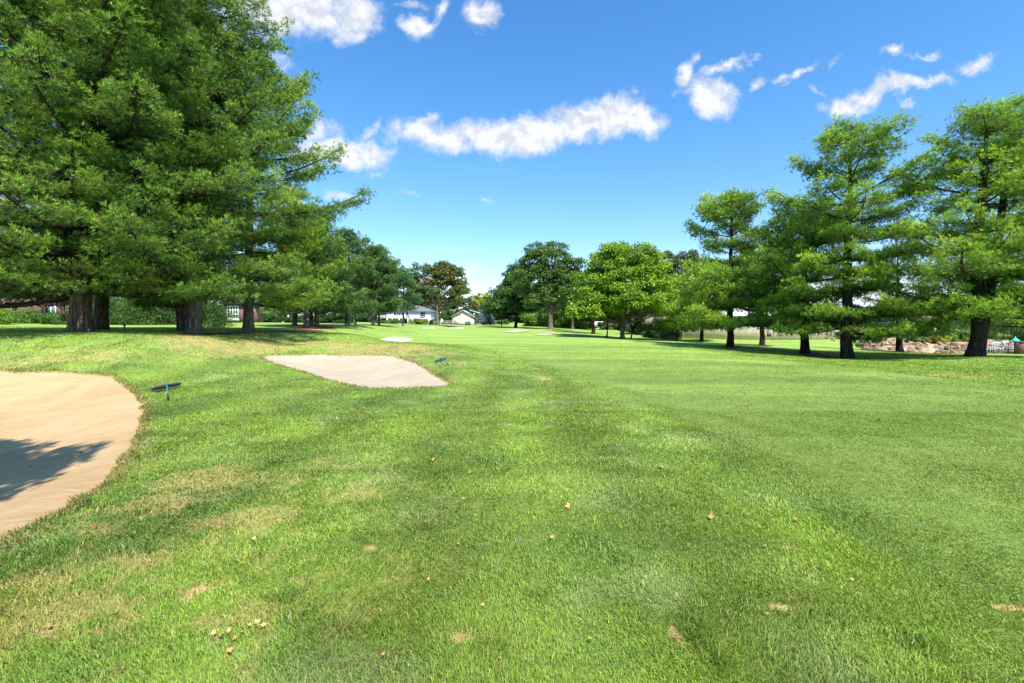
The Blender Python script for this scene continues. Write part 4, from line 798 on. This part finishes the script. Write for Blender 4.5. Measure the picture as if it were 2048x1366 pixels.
def house_E():
    d=62;x=P(1350,d);g=G(P(1550,d),d)-.5;e=empty('long_tan_building',(x,d,g),0,'long low tan building with pale metal roof behind the right-hand pines','building')
    Z=lambda py:EYE+(HY-py)*d/F-g;LX=(1790-1350)/F*d
    w=MB();w.box(0,LX,0,28,0,Z(633));w.build('wall',M['tanwall'],e)
    r=MB();V=[(-.5,-.7,Z(633)+.003),(LX+.4,-.7,Z(633)+.003),(LX+.4,14,Z(633)+4.6),(-.5,14,Z(633)+4.6),(LX+.4,28.6,Z(633)+.003),(-.5,28.6,Z(633)+.003)]
    V+=[(a,b,c+.18) for a,b,c in V];r.add(V,[(6,7,8,9),(9,8,10,11),(0,3,2,1),(3,5,4,2),(0,1,7,6),(5,11,10,4)],[]);r.add(V,[(0,6,9,3),(3,9,11,5),(1,2,8,7),(2,4,10,8)]);r.build('roof',M['metalroof'],e)
    gu=MB();gu.box(-.5,LX+.4,-.85,-.703,Z(633)+.02,Z(633)+.2);gu.build('gutter',M['white'],e)
    for px in (1366,1547,1655):
        t=MB();a=(px-1350)/F*d;t.box(a-.05,a+.05,-.1,-.003,.2,Z(633)-.01);t.build('downpipe',M['beige'],e)
    v=MB();a=(1538-1350)/F*d;v.box(a-.26,a+.26,-.06,-.002,.95,1.4)
    v.build('vent',M['mesh'],e)
    do=MB();a=(1741-1350)/F*d;do.box(a-.45,a+.45,-.05,-.002,.5,2.6);dd=do.build('door',M['browndoor'],e)
    h=MB();h.box(a+.28,a+.36,-.12,-.052,1.45,1.55);h.build('handle',M['mesh'],dd)
    do=MB();a=(1784-1350)/F*d;do.box(a-.35,a+.3,-.05,-.002,.5,2.5);do.build('door',M['brick'],e)
house_E()
def gazebo():
    d=57;x=P(1838,d);k=d/F;g=G(P(1838,52),52);e=empty('gazebo',(x,d,g),0,'small gazebo with a shallow brown roof above the boulder bank','gazebo')
    Z=lambda py:EYE+(HY-py)*k-g;R=1.75
    r=MB();an=np.arange(8)*math.pi/4+.39;V=[(R*math.cos(a),R*math.sin(a),Z(636)) for a in an]+[(0,0,Z(627))]+[(R*math.cos(a),R*math.sin(a),Z(636)-.14) for a in an]
    r.add(V,[(i,9+i,9+(i+1)%8,(i+1)%8) for i in range(8)],[(i,(i+1)%8,8) for i in range(8)]);r.build('roof',M['brownroof'],e)
    for a in an[::2]:
        p=MB();p.box(1.5*math.cos(a)-.12,1.5*math.cos(a)+.12,1.5*math.sin(a)-.12,1.5*math.sin(a)+.12,0,Z(636)-.145);p.build('post',M['beige'],e)
gazebo()
# ------------------------------------------------------------------ boulder bank and pool side
PX_,Y_=np.meshgrid(np.linspace(1728,2200,150),np.linspace(44.4,55,90));X_=P(PX_,Y_);Zb=bankh(X_,Y_)+.03+(fbm(X_*1.2,Y_*1.2,3,5)-.5)*.15*smooth(1730,1750,PX_)*smooth(44.5,45.5,Y_)
i=np.arange(89)[:,None]*150+np.arange(149)[None];q=np.stack([i,i+1,i+151,i+150],-1).reshape(-1,4)
tag(link('earth_bank',mkmesh('earth_bank',np.stack([X_,Y_,Zb],-1).reshape(-1,3),[q],M['dirt'],None,True)),kind='structure')
rockm=[simple('boulder_%s'%n,c,.9,.2,.4,2.2,.8,7.) for n,c in (('brown',(.30,.215,.145)),('tan',(.46,.36,.25)),('grey',(.42,.42,.42)))]
def rock(seed,mat):
    r=np.random.default_rng(seed);import bmesh
    bm=bmesh.new();bmesh.ops.create_icosphere(bm,subdivisions=3,radius=.5)
    N_=[v/np.linalg.norm(v) for v in r.normal(size=(14,3))];D=r.uniform(.24,.42,14)
    for v in bm.verts:
        p=np.array(v.co)
        for n,dd in zip(N_,D):
            t=p@n
            if t>dd:p=p-n*(t-dd)*1.0
        p+=(r.random(3)-.5)*.008;v.co=p
    me=bpy.data.meshes.new('boulder');bm.to_mesh(me);bm.free();me.materials.append(mat);return me
RK=[rock(400+i,rockm[[0,1,0,1,0,0][i]]) for i in range(6)];GREY=rock(410,rockm[2])
r=np.random.default_rng(5)
for row,(yy,zz,s0) in enumerate([(45.0,.12,.85),(45.5,.34,.72),(46.0,.55,.62),(46.5,.70,.45)]):
    x=33.0+row*.35
    while x<50.5:
        s=s0*r.uniform(.55,1.5)
        skip=(row==0 and abs(x-35.9)<.55)
        o=link('boulder',RK[r.integers(6)],loc=(x,yy+r.normal(0,.12),G(x,yy)+zz*1.0+r.normal(0,.05)))
        o.scale=(s*r.uniform(1.1,1.7),s*.9,s*r.uniform(.55,.8));o.rotation_euler=(r.normal(0,.35),r.normal(0,.45),r.uniform(0,6.28) if False else r.normal(0,.4))
        tag(o,'brown-tan boulder piled on the retaining bank by the pool','boulder','boulders of the retaining bank')
        if skip:
            o.data=GREY;o['label']='pale grey-white boulder at the foot of the boulder bank';o['category']='boulder';o.scale=(1.4,.8,.65)
        x+=s*r.uniform(.85,1.15)
def pool_fence():
    d=43.6;x0,x1=P(1872,d),P(2046,d);e=empty('metal_fence',(x0,d,G(x0,d)),0,'thin dark wire fence in front of the boulders','fence')
    n=7
    for i in range(n):
        x=(x1-x0)*i/(n-1);z=G(x0+x,d)-e.location.z;p=MB();p.tube([(x,0,z-.1),(x,0,z+.95)],.025,6);p.build('post',M['mesh'],e)
    w=MB();xs=np.arange(0,x1-x0,.5);zz=base(x0+xs,xs*0+d)-e.location.z
    for h in (.05,.9): w.tube(np.stack([xs,0*xs,zz+h],-1),.012,4,False)
    for x in np.arange(0,x1-x0,.13): 
        z=G(x0+x,d)-e.location.z;w.tube([(x,.002,z+.05),(x,.002,z+.9)],.004,3,False)
    for h in np.arange(.15,.9,.13): w.tube(np.stack([xs,0*xs,zz+h],-1),.004,3,False)
    w.build('wire_panel',M['mesh'],e)
pool_fence()
def chair():
    e=empty('pool_chair',(0,0,0),0,'white slatted pool chair behind the wire fence','chair','white chairs by the pool')
    def seat(z,y0,y1,x): 
        m=MB()
        for a in np.linspace(y0,y1,6): m.box(-x,x,a-.03,a+.03,z,z+.03)
        return m
    seat(.4,-.22,.25,.26).build('seat',M['white'],e)
    b=MB()
    for a in np.linspace(-.2,.2,5): b.tube([(a,.27,.42),(a,.42,.98)],.022,5)
    b.tube([(-.26,.43,.99),(.26,.43,.99)],.025,5);b.build('backrest',M['white'],e)
    for sx in (-.27,.27):
        for sy,t in ((-.24,.62),(.27,.62)):
            l=MB();l.tube([(sx,sy,0),(sx,sy,t)],.024,5);l.build('leg',M['white'],e)
        a=MB();a.box(sx-.04,sx+.04,-.28,.34,.62,.65);a.build('armrest',M['white'],e)
    return e
c0=chair()
def copytree(o):
    c=o.copy();COL.objects.link(c)
    for ch in o.children:
        k=ch.copy();COL.objects.link(k);k.parent=c
    return c
for i,(px,d,rz) in enumerate([(1978,44.2,.3),(1996,44.3,-.4),(2008,44.5,2.4),(2021,44.2,.5),(2034,44.4,-.8),(2043,44.1,1.2)]):
    o=c0 if i==0 else copytree(c0);o.location=(P(px,d),d,G(P(px,d),d));o.rotation_euler.z=rz
for px,d,zt,lb in ((1968,50,3.0,'closed turquoise umbrella seen through the forked trunk'),(2031,50,3.1,'turquoise umbrella behind the chairs near the right edge')):
    x=P(px,d);z0=float(bankh(np.array([x]),np.array([d*1.]))[0]);zt=EYE+(HY-674)*d/F-z0
    e=empty('pool_umbrella',(x,d,z0),0,lb,'umbrella')
    p=MB();p.tube([(0,0,0),(0,0,zt+.05)],.025,6);p.build('pole',M['white'],e)
    t=MB();an=np.arange(8)*math.pi/4;R=.36 if px>2000 else .22;h=.4 if px>2000 else .9
    V=[(R*math.cos(a)*(1 if j%2 else .8),R*math.sin(a)*(1 if j%2 else .8),zt-h) for j,a in enumerate(an)]+[(0,0,zt)];t.add(V,[],[(j,(j+1)%8,8) for j in range(8)]);t.build('canopy',M['turq'],e)
def solo(name,mb,mat,loc,label,cat,rz=0,group=None,sm=False):
    o=mb.build(name,mat,None,sm,loc,rz);return tag(o,label,cat,group)
m=MB();m.box(-.5,.5,-.3,.3,-.1,1.0);m.box(-.56,.56,-.36,.36,1.002,1.1);solo('brick_pillar',m,M['brick'],(P(2046,43),43,G(P(2046,43),43)),'brown brick pillar at the extreme right edge','pillar')
x=P(1792,56);z=float(bankh(np.array([40.]),np.array([50.]))[0]);m=MB();m.box(-.3,.3,-.3,.3,0,2.3);m.box(-.36,.36,-.36,.36,2.302,2.42);solo('stone_column',m,M['beige'],(x,56,z-.9),'square cream column at the right end of the tan building','column')
m=MB();m.box(-.2,.2,-.2,.2,0,.55);m.box(-.23,.23,-.23,.23,.552,.66);m.box(-.1,.1,-.235,-.2,.2,.45);solo('red_bin',m,M['red'],(P(1801,55),55,float(bankh(np.array([P(1801,55)]),np.array([55.]))[0])),'small red bin beside the cream column','bin')
# ------------------------------------------------------------------ small things
def flag():
    d=101;x=P(882,d);e=empty('golf_flag',(x,d,G(x,d)),0,'white golf flag on its pole on the far green','golf flag')
    p=MB();p.tube([(0,0,0),(0,0,2.15)],.035,6);p.build('pole',M['pole'],e)
    f=MB();u=np.linspace(0,1,6);V=[];q=[]
    for i,a in enumerate(u): V+=[(.04+.42*a,.06*math.sin(a*5),2.12-.25*a*a),(.04+.42*a,.06*math.sin(a*5),1.55-.35*a*a+.1*a)]
    for i in range(5): q.append((2*i,2*i+1,2*i+3,2*i+2))
    f.add(V,q);f.build('flag_cloth',M['flag'],e)
flag()
def rake(a,b,h,label,mh,mhandle,tail):
    A=pix(*a);B=pix(*b);H=pix(*h);cx,cy=(A[0]+B[0])/2,(A[1]+B[1])/2;z=G(cx,cy)
    v=np.array([B[0]-A[0],B[1]-A[1]]);Lh=np.linalg.norm(v);Lh=min(Lh,1.25);e=empty('bunker_rake',(cx,cy,z+.02),math.atan2(v[1],v[0]),label,'rake')
    m=MB()
    m.tube([(-Lh/2,0,.085),(-Lh/2+.02,0,.09),(0,0,.10),(Lh/2-.02,0,.09),(Lh/2,0,.085)],[.02,.032,.034,.032,.02],8)
    m.box(-Lh/2+.02,Lh/2-.02,-.012,.012,.045,.075);m.build('rake_head',mh,e)
    t=MB()
    for k in np.arange(-Lh/2+.03,Lh/2,.045): t.tube([(k,0,.06),(k,-.01,-.01)],[.010,.005],5)
    t.build('tines',mh,e)
    al=-e.rotation_euler.z;hx,hy=H[0]-cx,H[1]-cy;lx=hx*math.cos(al)-hy*math.sin(al);ly=hx*math.sin(al)+hy*math.cos(al);n=math.hypot(lx,ly)
    s=min(1.,1.75/n);lx*=s;ly*=s;hz=G(cx+hx*s,cy+hy*s)-z+.03
    hd=MB();hd.tube([(0,0,.10),(lx*.03,ly*.03,.14),(lx*.5,ly*.5,.10+hz*.4),(lx*.8,ly*.8,.05+hz*.75)],[.026,.017,.017,.017],8);hd.build('handle',mhandle,e)
    g=MB();g.tube([(lx*.78,ly*.78,.05+hz*.75),(lx,ly,.03+hz)],.020,8);g.build('grip',tail,e)
rake((303,787),(361,775),(338,816),'black-headed bunker rake with a teal handle lying by the left bunker',M['rakehead'],M['teal'],M['grip'])
rake((868,728),(893,720),(904,738),'grey-green bunker rake lying beside the middle bunker',M['rakehead2'],M['rakehead2'],M['grip'])
def stake(px,py,h,mat,label,name='stake'):
    x,y=P(px,py[1]),py[1];m=MB();m.tube([(0,0,-.05),(0,0,h),(0,0,h+.04)],[.035,.035,.01],8);m.box(-.06,.06,-.05,.05,h*.72,h*.9);solo(name,m,mat,(x,y,G(x,y)),label,'marker')
stake(249,(0,27),.28,M['darkwood'],'small dark marker post on the grass right of the left-hand trunks','marker_post')
stake(423,(0,34),.35,M['white'],'thin white stake in front of the dense dark bush','marker_stake')
def rail_fence():
    d=125;x0,x1=P(868,d),P(906,d);e=empty('rail_fence',(x0,d,G(x0,d)),0,'low split rail fence left of the pale garage','fence')
    for a in np.linspace(0,x1-x0,4):
        p=MB();p.box(a-.1,a+.1,-.1,.1,-.2,1.0);p.build('post',M['rail'],e)
    for h in (.45,.85):
        p=MB();p.box(0,x1-x0,-.14,-.103,h,h+.14);p.build('rail',M['rail'],e)
rail_fence()
for i,px in enumerate((933,938.5)):
    x=P(px,131);e=empty('wheelie_bin',(x,131,G(x,131)),0,['left of two green wheeled bins at the pale garage','right of two green wheeled bins at the pale garage'][i],'bin')
    m=MB();V=[(-.24,-.26,.1),(.24,-.26,.1),(.24,.26,.1),(-.24,.26,.1),(-.3,-.34,1.0),(.3,-.34,1.0),(.3,.34,1.0),(-.3,.34,1.0)];m.add(V,[(3,2,1,0),(4,5,6,7),(0,1,5,4),(1,2,6,5),(2,3,7,6),(3,0,4,7)]);m.build('body',M['greenplastic'],e)
    m=MB();m.box(-.32,.32,-.37,.37,1.003,1.08);m.tube([(-.3,.38,1.0),(.3,.38,1.0)],.03,6);m.build('lid',M['greenplastic'],e)
    for s in (-.27,.27): m=MB();m.tube([(s-.03,.28,.11),(s+.03,.28,.11)],.11,12);m.build('wheel',M['rubber'],e)
def car():
    d=108;x=P(1204,d);e=empty('parked_car',(x,d,G(x,d)),.15,'white parked car glimpsed under the maple','car')
    m=MB();pr=[(-2.2,.35),(2.2,.35),(2.25,.75),(2.1,.95),(1.2,1.05),(.7,1.5),(-1.3,1.52),(-1.9,1.1),(-2.25,1.0)];m.prism(pr,-.85,.85);m.build('body',M['carwhite'],e)
    g=MB();g.prism([(1.05,1.08),(.62,1.44),(-.25,1.45),(-.25,1.08)],-.862,.862);g.prism([(-.35,1.08),(-.35,1.45),(-1.2,1.45),(-1.65,1.1)],-.862,.862);g.build('side_windows',M['glass'],e)
    for sx in (-1.4,1.4):
        for sy in (-.78,.78):
            w=MB();w.tube([(sx,sy-.1,.33),(sx,sy+.1,.33)],.33,16);wo=w.build('wheel',M['rubber'],e);h=MB();h.tube([(sx,sy-.108,.33),(sx,sy+.108,.33)],.18,12);h.build('rim',M['rail'],wo)
    for sy in (-.6,.6): h=MB();h.box(2.22,2.27,sy-.15,sy+.15,.62,.76);h.build('headlight',M['glass'],e)
car()
# fallen leaves
def leafmesh(seed,mat):
    r=np.random.default_rng(seed);n=15;V=[(0,0,0)];a0=0
    for i in range(n):
        a=i/n*2*math.pi;R=(1 if i%3==0 else .55 if i%3==1 else .62)*r.uniform(.8,1.1)*.5;x_,y_=R*math.cos(a),R*math.sin(a);V.append((x_,y_,.35*R*R*2+r.normal(0,.05)+.25*abs(x_)))
    V.append((-.75,0.03,.1));V.append((-.75,-.03,.1))
    t=[(0,i+1,(i+1)%n+1) for i in range(n)]+[(0,n+1,n+2)]
    V=np.array(V);T=V-[0,0,.02];return mkmesh('fallen_leaf',np.vstack([V,T]),[np.array(t),np.array(t)[:, ::-1]+len(V)],mat)
LM={k:[leafmesh(500+i+10*j,simple('dry_leaf_'+k,c,.7,.2,.3,30)) for i in range(3)] for j,(k,c) in enumerate((('brown',(.50,.28,.09)),('tan',(.56,.35,.13)),('red',(.27,.07,.03)),('cream',(.70,.60,.33)),('dark',(.09,.06,.04))))}
r=np.random.default_rng(9)
def fl(px,py,wpx,kind,label,group=None,grey=0):
    x,y=pix(px,py);s=wpx/F*y;o=link('fallen_leaf',LM[kind][r.integers(3)],loc=(x,y,G(x,y)+.028+.1*s));o.scale=(s,s,s);o.rotation_euler=(r.normal(0,.4)+.25,r.normal(0,.4),r.uniform(0,6.28));tag(o,label,'fallen leaf',group)
fl(1126,1019,15,'tan','orange-tan leaf, left half of the curled pair in the centre foreground');fl(1139,1020,19,'tan','pale tan curled leaf, right half of the pair in the centre foreground')
fl(508,1087,13,'cream','single pale cream leaf on the grass at lower left')
for px,py,w in [(868,925,12),(1083,961,11),(1016,946,15),(1322,938,16),(940,951,9),(1104,1083,12),(1125,1100,9),(925,1004,9),(917,1096,9),(1393,1101,9),(1423,1041,16),(966,1220,10),(857,1168,10),(766,1321,11),(1592,1047,13),(1390,1135,8),(460,1313,17),(608,1236,16),(1587,947,10),(1530,1100,9),(1535,1238,10),(550,985,9),(1705,1168,9),(515,955,8),(640,1045,8),(1290,1068,8),(1000,1330,12),(1180,1290,12),(1490,790,7),(1500,820,6)]:
    fl(px,py,w,'brown','small dry brown leaf lying on the grass in the foreground','scattered dry brown leaves')
for px,py,w in [(428,1276,14),(444,1283,16),(458,1272,13),(470,1288,11),(498,1262,13),(512,1256,16),(527,1262,14),(538,1248,11),(485,1275,10),(88,1272,13),(100,1262,12)]:
    fl(px,py,w,'tan' if w>12 else 'brown','crumpled dry leaf in the loose clusters at the lower left','crumpled leaves at the lower left')
for px,py,w in [(262,1083,14),(52,1084,12),(233,1239,14),(190,1060,9),(300,1135,12),(1880,1184,13)]:
    fl(px,py,w,'red','small dark red fallen leaf on the grass','dark red fallen leaves')
for px,py,w in [(1758,844,11),(1720,876,8),(1560,846,6),(2030,801,6),(1836,922,5)]:
    fl(px,py,w,'dark','tiny blackish leaf on the smooth fairway','blackish leaves on the fairway')
for px,py,w in [(160,912,22),(150,920,14),(258,905,12),(60,940,16)]:
    fl(px,py,w*.6,'dark','dark leaf fragment lying on the sand of the left bunker','leaf fragments on the sand')
